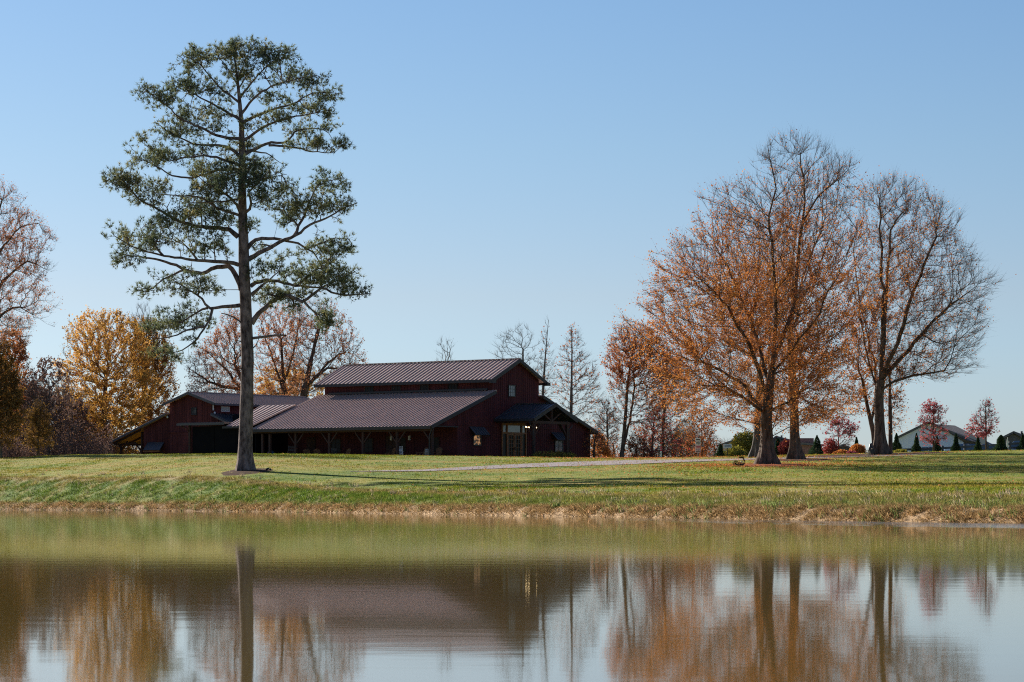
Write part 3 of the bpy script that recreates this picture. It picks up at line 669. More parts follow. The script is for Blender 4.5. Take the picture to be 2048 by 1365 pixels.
# windows
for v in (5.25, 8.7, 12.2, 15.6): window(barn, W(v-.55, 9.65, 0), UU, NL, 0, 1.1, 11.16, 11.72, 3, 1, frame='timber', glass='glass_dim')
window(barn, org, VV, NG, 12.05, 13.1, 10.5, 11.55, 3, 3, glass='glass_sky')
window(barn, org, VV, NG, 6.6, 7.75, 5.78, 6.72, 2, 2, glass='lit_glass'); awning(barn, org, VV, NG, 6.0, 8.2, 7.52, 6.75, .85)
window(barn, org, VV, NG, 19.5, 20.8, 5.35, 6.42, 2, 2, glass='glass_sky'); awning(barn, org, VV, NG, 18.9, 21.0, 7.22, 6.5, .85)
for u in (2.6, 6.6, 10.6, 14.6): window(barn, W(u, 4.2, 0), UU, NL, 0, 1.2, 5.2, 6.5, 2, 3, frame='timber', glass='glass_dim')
for u in (8.4, 18.3):
    b_ = LB(); b_.box(W(u, 4.2, 5.6)+NL*.06, (1.1, .08, 2.2), (UU, NL, ZZ)); dr = b_.build('porch_door', M['timber'], barn)
# glazed entrance
b_ = LB(); c = org+NG*.09
for v in (11.0, 11.75, 14.05, 14.75): b_.box(c+VV*v+ZZ*6.2, (.15, .12, 3.4), (VV, NG, ZZ))
for z, h in ((7.85, .22), (7.02, .16), (4.55, .16)): b_.box(c+VV*12.875+ZZ*z, (3.6, .10, h), (VV, NG, ZZ))
b_.box(c+VV*12.875+ZZ*8.1, (3.9, .08, .3), (VV, NG, ZZ))
ent = b_.build('entrance_frame', M['door_wood'], barn)
def panes(parent, v0, v1, z0, z1, name, mat):
    g_ = LB(); g_.box(org+NG*.05+VV*(v0+v1)/2+ZZ*(z0+z1)/2, (v1-v0, .02, z1-z0), (VV, NG, ZZ)); g_.v = [tuple(Vector(v)-barn.location) for v in g_.v]; link(name, g_.mesh(), M[mat], parent)
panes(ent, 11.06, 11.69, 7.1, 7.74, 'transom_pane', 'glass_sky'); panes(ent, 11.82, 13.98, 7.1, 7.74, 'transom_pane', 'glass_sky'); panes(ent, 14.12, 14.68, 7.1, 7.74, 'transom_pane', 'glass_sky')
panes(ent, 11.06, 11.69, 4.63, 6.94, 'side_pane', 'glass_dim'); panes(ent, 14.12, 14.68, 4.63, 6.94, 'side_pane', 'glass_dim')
for v0, v1 in ((11.83, 12.88), (12.92, 13.97)):
    b_ = LB()
    for v in (v0+.07, v1-.07): b_.box(c+VV*v+ZZ*5.78, (.13, .07, 2.28), (VV, NG, ZZ))
    for z in (4.76, 6.86): b_.box(c+VV*(v0+v1)/2+ZZ*z, (v1-v0-.27, .07, .2 if z < 5 else .12), (VV, NG, ZZ))
    b_.box(c+VV*(v0+v1)/2+ZZ*5.83, (.03, .04, 1.9), (VV, NG, ZZ))
    for k in range(1, 5): b_.box(c+VV*(v0+v1)/2+ZZ*(4.86+k*.39), (v1-v0-.27, .036, .03), (VV, NG, ZZ))
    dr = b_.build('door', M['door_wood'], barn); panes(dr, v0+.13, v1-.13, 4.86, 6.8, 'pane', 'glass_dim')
    g_ = LB(); g_.box(c+NG*.07+VV*(12.8 if v0 < 12 else 13.0)+ZZ*5.55, (.04, .05, .3), (VV, NG, ZZ)); g_.v = [tuple(Vector(v)-barn.location) for v in g_.v]; link('handle', g_.mesh(), M['black_metal'], dr)
# gabled entry canopy
b_ = LB(); metal_roof(b_, W(.45, 9.85, 8.28), W(-4.2, 9.85, 8.28), W(-4.2, 13.3, 9.78), W(.45, 13.3, 9.78), rib=.45); metal_roof(b_, W(.45, 16.75, 8.28), W(-4.2, 16.75, 8.28), W(-4.2, 13.3, 9.78), W(.45, 13.3, 9.78), rib=.45)
b_.box(W(-1.87, 13.3, 9.83), (4.6, .3, .04), (UU, VV, ZZ)); b_.build('entry_roof', M['roof_dark_and_shaded'], barn)  # same metal as the barn roof, its shadow painted in as a dark tone
b_ = LB()
for v0 in (9.85, 16.75): b_.bar(W(-4.23, v0, 8.12), W(-4.23, 13.3, 9.62), .06, .28, ZZ); b_.box(W(-1.85, v0+(-.06 if v0 < 12 else .06), 8.14), (4.6, .09, .18), (UU, VV, ZZ))
b_.build('entry_fascia', M['fascia'], barn)
b_ = LB(); b_.bar(W(-3.85, 10.0, 7.95), W(-3.85, 15.9, 7.95), .2, .26, ZZ); b_.bar(W(-3.85, 13.05, 8.05), W(-3.85, 13.05, 9.4), .16, .16, VV)
b_.bar(W(-3.85, 13.0, 8.1), W(-3.85, 11.6, 8.85), .12, .14, ZZ); b_.bar(W(-3.85, 13.1, 8.1), W(-3.85, 14.6, 8.95), .12, .14, ZZ)
for v in (10.2, 15.6): b_.bar(W(-3.85, v, 8.02), W(.4, v, 8.02), .18, .22, ZZ)
b_.build('entry_truss', M['timber'], barn)
for v in (10.25, 15.55):
    b_ = LB(); b_.bar(W(-3.85, v, 4.2), W(-3.85, v, 7.8), .24, .24, VV); s = 1 if v < 12 else -1
    b_.bar(W(-3.85, v+s*.1, 6.7), W(-3.85, v+s*1.0, 7.82), .13, .15, UU); b_.bar(W(-3.75, v, 6.7), W(-2.85, v, 7.9), .13, .15, VV); b_.build('entry_post', M['timber'], barn)
    b_ = LB(); dv = -.25 if v < 12 else .25
    b_.tube([W(-3.95, v+dv*3, 8.0), W(-3.95, v+dv*2.8, 7.7), W(-3.95, v+dv*.9, 7.35), W(-3.95, v+dv*.8, 7.1), W(-3.95, v+dv*.8, 4.2)], .05, 8); b_.build('downpipe', M['fascia'], barn)
b_ = LB()
for k in range(3): b_.box(W(-.3-.3*(2-k), 11.6, 4.25+.17*k+.08), (.9+.6*(2-k), 2.4, .17), (UU, VV, ZZ))
b_.build('entry_steps', M['stone'], barn)
b_ = LB(); b_.tube([W(-3.6, 9.9, 7.8), W(-3.3, 11.2, 7.50), W(-3.3, 13.0, 7.50), W(-3.5, 14.0, 7.8)], .012, 4); sl_ = b_.build('string_light', M['black_metal'], barn)
for v, z in ((10.35, 7.55), (10.5, 7.53), (10.75, 7.51), (10.9, 7.50), (11.4, 7.48), (11.65, 7.5), (11.8, 7.49), (12.05, 7.51), (12.2, 7.5)):
    b_ = LB(); b_.lathe(W(-3.3, v-.6, z-.1), [(.01, 0), (.03, .02), (.04, .05), (.03, .085), (.015, .11)], 8); b_.v = [tuple(Vector(q)-barn.location) for q in b_.v]; link('bulb', b_.mesh(), M['bulb'], sl_)
for px in (721, 765):
    b_ = LB(); b_.box(W(8.3 if px == 721 else 6.1, 4.05, 6.45), (.12, .12, .34), (UU, VV, ZZ)); b_.box(W(8.3 if px == 721 else 6.1, 4.12, 6.5), (.18, .06, .42), (UU, VV, ZZ)); b_.build('wall_lantern', M['white'], barn)

# ---- linking wing: shed roof and flat canopy with dark screens
wing = empty('linking_wing', W(27, 3, 4.2), 'low dark linking wing with charcoal screens and a flat canopy between the two barns', 'outbuilding')
b_ = LB(); metal_roof(b_, W(22.2, -.2, 7.78), W(25.3, -.2, 7.78), W(26.6, 6.3, 9.98), W(22.2, 6.3, 9.98)); b_.build('roof', M['roof'], wing)
b_ = LB(); b_.box(W(28.7, 3, 8.10), (6.3, 6.5, .14), (UU, VV, ZZ)); b_.box(W(28.7, -.3, 8.05), (6.3, .06, .2), (UU, VV, ZZ))
k = 25.7
while k < 31.8: b_.box(W(k, 3, 8.2), (.05, 6.6, .06), (UU, VV, ZZ)); k += .41
b_.build('canopy', M['roof_dark_and_shaded'], wing)
b_ = LB(); b_.box(W(24, -.3, 7.68), (3.6, .06, .2), (UU, VV, ZZ)); b_.bar(W(25.36, -.2, 7.7), W(26.65, 6.3, 9.88), .06, .2, ZZ); b_.build('fascia', M['fascia'], wing)
b_ = LB()
for u0, u1 in ((22.75, 24.6), (24.66, 27.4), (27.46, 30.3)): b_.box(W((u0+u1)/2, .4, 5.95), (u1-u0, .06, 3.8), (UU, VV, ZZ))
b_.build('screen', M['screen'], wing)
b_ = LB(); b_.box(W(30.4, 3.3, 5.95), (.1, 5.7, 3.8), (UU, VV, ZZ)); b_.box(W(26.3, 6.2, 6.6), (8.1, .16, 5.0), (UU, VV, ZZ)); b_.box(W(22.28, 3.3, 6.0), (.12, 5.5, 3.8), (UU, VV, ZZ)); b_.build('wall', M['screen'], wing)
for u in (30.6,):
    b_ = LB(); b_.bar(W(u, .25, 4.2), W(u, .25, 7.98), .2, .2, VV); b_.tube([W(u+.05, .1, 7.4), W(u+.3, .1, 7.7), W(u+.9, .1, 7.9), W(u+1.1, .1, 8.0)], .06, 8); b_.build('post', M['timber'], wing)

# ---- second barn, gable end towards the pond
barn2 = empty('barn', W(38, 14, 4.2), 'smaller weathered red barn behind the pine, with a lean-to sloping down at its left', 'barn')
G0 = W(0, 8, 0); c2 = 37.65
def t_u2(u): return 11.45-.30*abs(u-c2)
def t_l2(u): return 9.50-.356*(u-40.7)
b_ = LB()
wall(b_, G0, UU, NL, [(34.5, 4), (c2, 4), (c2, 11.45), (34.5, t_u2(34.5))], bat=.33)
wall(b_, G0, UU, NL, [(c2, 4), (40.7, 4), (40.7, t_u2(40.7)), (c2, 11.45)], bat=.33)
wall(b_, G0, UU, NL, [(40.7, 4), (44.4, 4), (44.4, t_l2(44.4)), (40.7, t_l2(40.7))], bat=.33)
wall(b_, G0, UU, NL, [(31.0, 4), (34.5, 4), (34.5, 9.25), (31.0, 7.95)], bat=.33)
b_.build('gable_wall', M['red_wall_old'], barn2)
b_ = LB(); wall(b_, W(34.5, 8.16, 0), VV, NG, [(0, 8.8), (16.8, 8.8), (16.8, t_u2(34.5)-.02), (0, t_u2(34.5)-.02)], bat=.33)
wall(b_, W(44.4, 8.16, 0), VV, UU, [(0, 4), (16.8, 4), (16.8, t_l2(44.4)-.03), (0, t_l2(44.4)-.03)], bat=.5)
wall(b_, W(40.7, 8.16, 0), VV, UU, [(0, 9), (16.8, 9), (16.8, t_u2(40.7)-.02), (0, t_u2(40.7)-.02)], bat=.5)
b_.box(W(37.6, 25.0, 7.2), (13.4, .16, 6), (UU, VV, ZZ)); b_.build('side_wall', M['red_wall_old'], barn2)
b_ = LB(); metal_roof(b_, W(33.95, 7.4, 10.42), W(33.95, 25.4, 10.42), W(c2, 25.4, 11.6), W(c2, 7.4, 11.6)); metal_roof(b_, W(41.25, 7.4, 10.42), W(41.25, 25.4, 10.42), W(c2, 25.4, 11.6), W(c2, 7.4, 11.6))
b_.box(W(c2, 16.4, 11.64), (.3, 18, .05), (UU, VV, ZZ)); b_.build('roof', M['roof'], barn2)
b_ = LB(); metal_roof(b_, W(48.7, 7.4, 6.68), W(48.7, 25.4, 6.68), W(40.74, 25.4, 9.52), W(40.74, 7.4, 9.52)); b_.build('lean_to_roof', M['roof'], barn2)
b_ = LB(); metal_roof(b_, W(30.9, 7.4, 8.02), W(30.9, 25.4, 8.02), W(34.46, 25.4, 9.38), W(34.46, 7.4, 9.38)); b_.build('side_roof', M['roof_dark_and_shaded'], barn2)
b_ = LB(); b_.prism([W(44.45, 7.5, 8.02), W(48.55, 7.5, 6.56), W(48.55, 25.3, 6.56), W(44.45, 25.3, 8.02)], ZZ*-.03); b_.build('soffit', M['soffit'], barn2)
b_ = LB()
for k in range(9): v = 7.7+k*2.1; b_.bar(W(44.5, v, 7.88), W(48.4, v, 6.5), .1, .2, ZZ)
b_.bar(W(48.0, 7.5, 6.42), W(48.0, 25.2, 6.42), .18, .22, ZZ); b_.build('rafter', M['timber'], barn2)
b_ = LB(); b_.bar(W(33.95, 7.36, 10.3), W(c2, 7.36, 11.48), .05, .22, ZZ); b_.bar(W(41.25, 7.36, 10.3), W(c2, 7.36, 11.48), .05, .22, ZZ); b_.bar(W(48.7, 7.36, 6.56), W(40.74, 7.36, 9.40), .05, .2, ZZ); b_.bar(W(30.9, 7.36, 7.9), W(34.46, 7.36, 9.26), .05, .18, ZZ)
b_.box(W(33.9, 16.4, 10.3), (.07, 18, .2), (UU, VV, ZZ)); b_.build('rake_board', M['grey_wood'], barn2)
for u in (47.9, 44.9):
    b_ = LB(); b_.bar(W(u, 8.3, 4.2), W(u, 8.3, 6.4 if u > 46 else 7.7), .2, .2, VV)
    if u > 46: b_.bar(W(u-.08, 8.3, 5.8), W(u-.9, 8.3, 6.75), .12, .14, VV); b_.bar(W(u+.05, 8.3, 6.0), W(u+.4, 8.3, 6.45), .1, .12, VV)
    else: b_.bar(W(u+.08, 8.3, 5.6), W(u+1.0, 8.3, 6.6), .12, .14, VV); b_.bar(W(u+1, 8.3, 6.55), W(u+3, 8.3, 6.45), .12, .16, ZZ)
    b_.build('lean_to_post', M['timber'], barn2)
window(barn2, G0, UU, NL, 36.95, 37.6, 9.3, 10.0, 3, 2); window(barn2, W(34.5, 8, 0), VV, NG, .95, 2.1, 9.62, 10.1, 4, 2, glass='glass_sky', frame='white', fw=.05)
b_ = LB(); b_.box(G0+UU*38.75+NL*.08+ZZ*6.4, (1.55, .07, 2.2), (UU, NL, ZZ))
for z in (5.5, 6.4, 7.3): b_.box(G0+UU*38.75+NL*.125+ZZ*z, (1.5, .03, .1), (UU, NL, ZZ))
b_.box(G0+UU*39.3+NL*.1+ZZ*7.56, (3.0, .1, .08), (UU, NL, ZZ)); b_.build('sliding_door', M['red_wall_old'], barn2)
awning(barn2, G0, UU, NL, 41.4, 43.7, 6.55, 5.75, .75); b_ = LB(); b_.box(G0+UU*42.55+NL*.78+ZZ*5.66, (2.3, .08, .1), (UU, NL, ZZ)); b_.build('hatch_sill', M['soffit'], barn2)
for u, z in ((40.85, 9.0), (34.3, 9.3)): b_ = LB(); b_.lathe(G0+UU*u+NL*.2+ZZ*z, [(.03, 0), (.1, .05), (.1, .18), (.04, .26)], 8); b_.build('flood_light', M['white'], barn2)
b_ = LB(); b_.box(W(34.4, 7.7, 9.95), (.1, .1, .5), (UU, VV, ZZ)); b_.build('wall_sensor', M['white'], barn2)

# low stone wall beside the screens
b_ = LB()
rs_ = np.random.RandomState(3)
for k in range(46):
    u = 31.3+rs_.rand()*7; z = 4.35+.24*(k % 4); q = .34; b_.box(W(u, 7.0+rs_.rand()*.3, z), (q*(1+rs_.rand()), .45, .23), (UU, VV, ZZ))
b_.box(W(34.8, 7.35, 4.8), (7.4, .25, 1.2), (UU, VV, ZZ)); o = b_.build('stone_wall', M['stone']); tag(o, 'low dark field-stone wall at the foot of the smaller barn', 'wall')

# ---- houses beyond the parking area
def house(name, label, D, Lx, Rx, ey, ax, ay, dx, dd, wallm, roofm, base_y=None, group=None, win=None, over=.4, drop=0):
    """gable end between columns Lx and Rx with eaves on row ey and the apex at (ax, ay); the ridge runs dx px to the right and dd m away"""
    A = Vector(P(Lx, ey, D)); B = Vector(P(Rx, ey, D)); T = Vector(P(ax, ay, D)); zb = 3.6
    e = Vector((dx*D/F, dd, 0)); e2 = Vector((dx*D/F, dd, drop))
    root = empty(name, (A.x*.5+B.x*.5, D, zb), label, 'house', group)
    def bw(mb, nm, mat): mb.v = [tuple(Vector(v)-root.location) for v in mb.v]; return link(nm, mb.mesh(), mat, root)
    mb = MB(); A0 = A.copy(); A0.z = zb; B0 = B.copy(); B0.z = zb; mb.prism([A0, B0, B, T, A], e); bw(mb, 'wall', M[wallm])
    d = e.normalized(); up = Vector((0, 0, .12))
    for X, s in ((A, -1), (B, 1)):
        out = (X-T).normalized()*over; mb = MB(); a = X+out-d*over+up; t = T-d*over+up; mb.prism([a, t, t+d*(e.length+2*over), a+d*(e.length+2*over)], (0, 0, .15)); bw(mb, 'roof', M[roofm])
        mb = MB(); mb.bar(a-d*.03+Vector((0, 0, .03)), t-d*.03+Vector((0, 0, .03)), .05, .26, ZZ); bw(mb, 'rake_board', M['grey_wood'])
    # two chimneys/vents and windows where they can be seen
    mb = MB(); q = T.lerp(B, .3)+e*.5; mb.box(q+Vector((0, 0, .4)), (.25, .25, .6)); bw(mb, 'vent_pipe', M['grey_wood'])
    if win:
        for wx, wy in win:
            c = Vector(P(wx, wy, D)); mb = MB(); mb.box(c+Vector((0, -.04, 0)), (1.0, .1, 1.3)); f = bw(mb, 'window', M['white']); mb = MB(); mb.box(c+Vector((0, -.1, 0)), (.8, .03, 1.1)); mb.v = [tuple(Vector(v)-root.location) for v in mb.v]; link('pane', mb.mesh(), M['glass'], f)
    return root
hs = house('house', 'house with a broad pale blue gable and brown hip roof behind the parked cars', 345, 1795, 1927, 878, 1856, 848, 56, 22, 'siding', 'shingle')
mb = MB(); mb.box(Vector(P(1937, 893, 352)), (3.2, 6, 2.6)); mb.v = [tuple(Vector(v)-hs.location) for v in mb.v]; link('garage', mb.mesh(), M['beige'], hs)
mb = MB(); q_ = [Vector(P(1859, 847.5, 346)), Vector(P(1910, 851.5, 362)), Vector(P(1988, 890, 353)), Vector(P(1930, 880.5, 344))]; mb.prism([q_[0], q_[1], q_[2]], (0, 2.5, -.6)); mb.prism([q_[0], q_[2], q_[3]], (0, 2.5, -.6)); mb.v = [tuple(Vector(v)-hs.location) for v in mb.v]; link('hip_roof', mb.mesh(), M['shingle'], hs)
house('house', 'grey gabled house with a brown roof at the right edge beyond the fence', 370, 2002, 2052, 880, 2028, 867, 60, 16, 'grey_wood', 'shingle')
house('house', 'cream house with a tan roof behind the white notice board', 390, 1440, 1512, 893, 1487, 878, 60, 18, 'beige', 'shingle_tan')
house('house', 'grey house with a dark gable seen between the two big oak trunks', 400, 1540, 1590, 886, 1552, 876, 18, 14, 'grey_wood', 'shingle')
hb = house('house', 'red brick house with a low roof just right of the second oak trunk', 380, 1592, 1642, 893, 1604, 890, 12, 10, 'brick', 'shingle')
mb = MB(); mb.box(Vector(P(1610, 889, 384)), (2.2, 1.2, 1.6)); mb.v = [tuple(Vector(v)-hb.location) for v in mb.v]; link('chimney', mb.mesh(), M['brick'], hb)
house('house', 'small grey house roof showing behind the orange shrubs', 420, 1655, 1712, 903, 1687, 893, 10, 12, 'grey_wood', 'shingle')
# ------------------------------------------------------------------ the big pine, limbs traced from the photograph
def pine():
    rs = np.random.RandomState(11); D = 186.
    root = empty('pine_tree', on(491, D), 'tall lone pine with a tiered dark green crown on the lawn before the barns', 'tree')
    foot = np.array(root.location)
    def p(x, y, dy=0.): return np.array(((x-1024)*D/F, D+dy, CH+(HZ-y)*D/F))
    tr = [(491, 939, 17), (490.5, 900, 14.2), (492, 850, 13.6), (494, 780, 13), (495, 720, 12.6), (493, 660, 12.2), (491, 600, 11.8), (488, 540, 11), (487, 480, 10), (485, 420, 8.4), (484, 360, 7.4), (484, 300, 6.4), (483, 250, 5), (479, 200, 3.6), (474, 150, 2.4), (468, 110, 1.4), (464, 82, .8)]
    T = np.array([p(x, y) for x, y, r in tr]); T[0] = foot; TR = np.array([r*D/F for x, y, r in tr])
    wood = Parts(); V, f = trunk_lathe(T, TR, .38, 6, 24, 1.3, .6); wood.add(V-foot, f)
    limbs = [  # (start radius px, dy slope, points)
     (5, -.15, [(481, 611), (442, 615), (426, 617), (416, 616), (409, 603), (389, 588), (362, 570), (345, 560)]),
     (3.5, -.3, [(426, 617), (420, 640), (411, 660), (389, 689), (358, 706), (325, 708)]),
     (3, .3, [(416, 617), (393, 625), (378, 637), (345, 650), (315, 655)]),
     (3, -.4, [(411, 655), (380, 663), (354, 676), (327, 681), (303, 677)]),
     (7, .25, [(483, 580), (470, 550), (453, 531), (431, 533), (402, 545), (367, 537), (341, 526), (319, 518), (288, 511), (245, 505), (225, 500)]),
     (3, .35, [(367, 537), (327, 551), (308, 564), (283, 577), (262, 575)]),
     (5, -.35, [(477, 530), (464, 527), (398, 523), (332, 516), (288, 505), (240, 480)]),
     (3, -.2, [(332, 516), (310, 490), (290, 465)]), (3, .3, [(398, 523), (375, 495), (345, 470)]),
     (6, .2, [(476, 474), (456, 459), (389, 451), (348, 437), (315, 417), (274, 394), (250, 372), (215, 355)]),
     (3, -.3, [(348, 437), (330, 420), (340, 400)]),
     (3.5, -.5, [(480, 432), (440, 420), (400, 398), (342, 397), (308, 392)]),
     (4, .5, [(478, 340), (440, 338), (382, 350), (342, 346), (308, 326), (264, 303), (246, 297)]),
     (3.5, -.3, [(477, 330), (416, 314), (342, 325), (320, 315), (290, 290)]),
     (4, .1, [(479, 313), (450, 292), (396, 289), (342, 266), (308, 242)]),
     (4, -.3, [(480, 278), (443, 275), (396, 255), (362, 239), (328, 208), (290, 186)]),
     (3.5, .3, [(480, 240), (456, 225), (416, 202), (369, 175), (340, 150)]),
     (3, -.2, [(478, 205), (436, 171), (396, 127), (362, 115)]), (2, .3, [(475, 170), (450, 130), (420, 95)]),
     (2, 0, [(474, 160), (490, 120), (505, 90)]), (2, -.3, [(476, 180), (510, 135), (535, 100)]),
     (3, .3, [(481, 195), (507, 158), (545, 120), (575, 105)]), (3.5, -.2, [(483, 228), (504, 202), (544, 175), (601, 161), (635, 156)]),
     (4, .2, [(486, 245), (534, 222), (584, 205), (628, 181), (680, 182)]), (4, -.3, [(489, 280), (517, 262), (571, 242), (618, 235), (662, 228)]),
     (4.5, .2, [(490, 309), (537, 286), (571, 282), (588, 262), (628, 252), (655, 262)]), (3, -.3, [(537, 290), (584, 296), (628, 306), (665, 311), (688, 294)]),
     (4, -.6, [(490, 426), (504, 410), (500, 390), (517, 372), (545, 350)]), (3.5, .7, [(488, 380), (520, 360), (570, 345)]),
     (4, -.9, [(484, 430), (465, 400), (430, 380), (400, 360)]), (3, -1.0, [(484, 360), (500, 340), (520, 325)]),
     (3, 1.0, [(484, 340), (450, 345), (420, 320)]), (3, -.8, [(483, 400), (440, 410), (380, 415)]), (3, 1., [(484, 300), (520, 300), (560, 320)]),
     (5, .1, [(495, 497), (509, 482), (524, 477), (547, 478), (570, 481), (587, 484), (613, 496), (629, 507), (640, 528), (650, 545)]),
     (3, -.3, [(613, 496), (640, 488), (665, 478), (695, 478)]),
     (6, -.15, [(498, 518), (518, 507), (541, 497), (564, 484), (585, 476), (598, 469), (625, 450), (651, 440), (690, 420), (716, 410)]),
     (4, .3, [(589, 474), (598, 455), (605, 440), (613, 420), (622, 395), (632, 372), (660, 357), (685, 352)]),
     (3, -.4, [(598, 455), (585, 440), (570, 425)]), (2.5, .3, [(547, 495), (520, 490), (505, 500)]),
     (5, .2, [(501, 573), (518, 563), (537, 560), (566, 565), (594, 570), (632, 573), (670, 560), (695, 545)]),
     (5, -.3, [(503, 590), (524, 573), (541, 562), (560, 545)]), (3, .3, [(594, 570), (620, 545), (640, 525)]),
     (6.5, -.1, [(503, 648), (518, 627), (537, 611), (560, 596), (579, 592), (606, 604), (625, 592), (648, 577), (670, 589), (705, 592), (743, 590)]),
     (3, .3, [(610, 606), (625, 621), (636, 634), (645, 655)]), (3, -.4, [(560, 596), (540, 590), (520, 600)]), (3, .4, [(579, 592), (590, 610), (560, 618)]),
    ]
    clusters = [  # foliage masses: x, y, half width, half height, limb index for depth, weight
     (385, 572, 50, 30, 0, 120), (345, 582, 18, 14, 0, 25), (425, 580, 28, 16, 0, 40),
     (350, 708, 48, 16, 1, 60), (385, 685, 18, 14, 1, 20), (355, 640, 62, 28, 2, 170), (325, 655, 30, 22, 3, 60), (405, 648, 26, 14, 2, 40),
     (300, 480, 72, 40, 6, 230), (240, 495, 26, 36, 4, 80), (340, 450, 46, 22, 7, 70), (260, 520, 40, 12, 4, 40), (400, 505, 40, 22, 8, 60), (283, 575, 30, 16, 5, 45), (315, 548, 22, 14, 5, 20), (440, 500, 36, 22, 8, 60),
     (250, 365, 48, 34, 9, 190), (225, 350, 22, 18, 9, 50), (290, 392, 36, 20, 9, 50), (330, 385, 32, 20, 11, 60), (310, 405, 20, 12, 10, 20),
     (400, 415, 70, 34, 33, 260), (360, 440, 30, 16, 10, 50), (440, 440, 45, 24, 29, 100), (400, 470, 60, 24, 8, 80), (450, 375, 60, 44, 29, 330), (520, 350, 55, 32, 28, 200), (420, 335, 60, 26, 31, 130), (530, 395, 40, 32, 27, 120), (565, 375, 26, 22, 28, 60), (480, 330, 50, 22, 30, 120), (485, 290, 30, 20, 34, 60),
     (275, 308, 38, 20, 12, 100), (335, 318, 44, 20, 13, 100), (390, 300, 56, 18, 14, 100), (300, 285, 26, 12, 13, 30), (350, 258, 48, 26, 14, 140), (410, 262, 48, 18, 15, 90),
     (325, 205, 40, 28, 15, 160), (380, 225, 56, 24, 16, 150), (440, 225, 40, 22, 16, 70), (375, 165, 50, 28, 16, 190), (430, 180, 44, 22, 17, 100), (300, 188, 18, 12, 15, 30),
     (395, 125, 46, 28, 17, 170), (450, 110, 44, 28, 18, 170), (505, 105, 44, 24, 19, 150), (470, 88, 20, 12, 19, 50), (480, 150, 60, 24, 20, 160), (550, 120, 44, 26, 20, 150), (580, 108, 16, 12, 21, 25),
     (575, 150, 52, 24, 21, 150), (540, 195, 50, 20, 22, 90), (620, 168, 34, 18, 22, 80), (655, 185, 34, 18, 23, 100), (600, 210, 50, 18, 23, 100), (640, 225, 36, 20, 24, 100), (565, 240, 50, 18, 24, 90), (655, 250, 20, 14, 25, 40), (600, 262, 46, 16, 25, 80), (520, 255, 34, 18, 24, 60),
     (640, 292, 52, 16, 26, 100), (680, 296, 16, 12, 26, 30), (580, 290, 24, 10, 26, 20),
     (620, 415, 62, 38, 38, 230), (655, 362, 36, 20, 37, 110), (680, 412, 44, 14, 36, 80), (575, 445, 28, 22, 38, 50), (565, 415, 36, 20, 38, 60), (525, 505, 24, 14, 39, 20), (560, 515, 22, 10, 39, 18),
     (650, 498, 52, 22, 35, 150), (690, 492, 16, 16, 35, 35), (635, 545, 62, 32, 42, 300), (690, 550, 22, 22, 40, 60), (600, 560, 40, 18, 42, 70), (545, 540, 26, 16, 41, 60), (510, 545, 14, 22, 41, 25),
     (545, 590, 44, 26, 46, 170), (600, 585, 34, 14, 46, 40), (700, 585, 44, 12, 43, 90), (670, 575, 22, 14, 43, 40), (648, 640, 24, 28, 44, 110), (590, 612, 26, 12, 46, 30), (490, 452, 18, 20, 27, 30), (505, 450, 14, 12, 27, 12),
    ]
    bpos = [t for t in T]; bpar = [-1]+list(range(len(T)-1)); ln = np.concatenate([[0], np.cumsum(np.linalg.norm(np.diff(T, axis=0), axis=1))]); bpl = list(ln*.4)
    br = list(TR); ends = []
    for k_, (r0, sl_, pts) in enumerate(limbs):
        x0, y0 = pts[0]
        # start from the nearest existing node seen in the picture plane
        bp_ = np.array(bpos); dx = np.hypot(bp_[:, 0]-p(x0, y0)[0], bp_[:, 2]-p(x0, y0)[2]); pi = int(np.argmin(dx)); dy0 = bpos[pi][1]-D
        q = [p(x0, y0, dy0)]; 
        if dx[pi] > .15 and pi < len(T): q = [p(x0, y0, 0)]
        tot = 0
        for (xa, ya), (xb, yb) in zip(pts[:-1], pts[1:]):
            tot += math.hypot(xb-xa, yb-ya)*D/F; q.append(p(xb, yb, dy0+sl_*tot))
        q = np.array(q); s = np.concatenate([[0], np.cumsum(np.linalg.norm(np.diff(q, axis=0), axis=1))]); n_ = max(4, int(s[-1]/.35)); ss = np.linspace(0, s[-1], n_)
        Q = np.stack([pchip(s, q[:, i], ss) for i in range(3)], -1); Q[1:-1] += rs.normal(0, .025, (n_-2, 3))
        rr = r0*.88*D/F*(1-.84*(ss/s[-1])**.8); prev = pi; ends.append(len(bpos))
        for i in range(n_):
            bpos.append(Q[i]); bpar.append(prev); bpl.append(bpl[prev]*1.0+.35*(ss[1] if i else .1)); br.append(rr[i]); prev = len(bpos)-1
        # render limb
        for a, b2, ra, rb in zip(Q[:-1], Q[1:], rr[:-1], rr[1:]): pass
        V, f = tubes(Q[:-1]-foot, Q[1:]+unit(Q[1:]-Q[:-1])*.03-foot, rr[:-1], rr[1:], 8); wood.add(V, f)
        ends[-1] = (ends[-1], len(bpos))
    # dead stubs
    for r0, pts in ((3.2, [(506, 677), (530, 674), (552, 671), (573, 671)]), (2, [(484, 647), (470, 636), (455, 630), (443, 627)]), (1.6, [(500, 701), (512, 692), (518, 678)]), (1.6, [(484, 684), (476, 682)]), (1.6, [(484, 740), (478, 732)])):
        Q = np.array([p(x, y, -.1) for x, y in pts]); rr = r0*D/F*np.linspace(1, .5, len(Q)); V, f = tubes(Q[:-1]-foot, Q[1:]-foot, rr[:-1], rr[1:], 6); wood.add(V, f)
    att = []
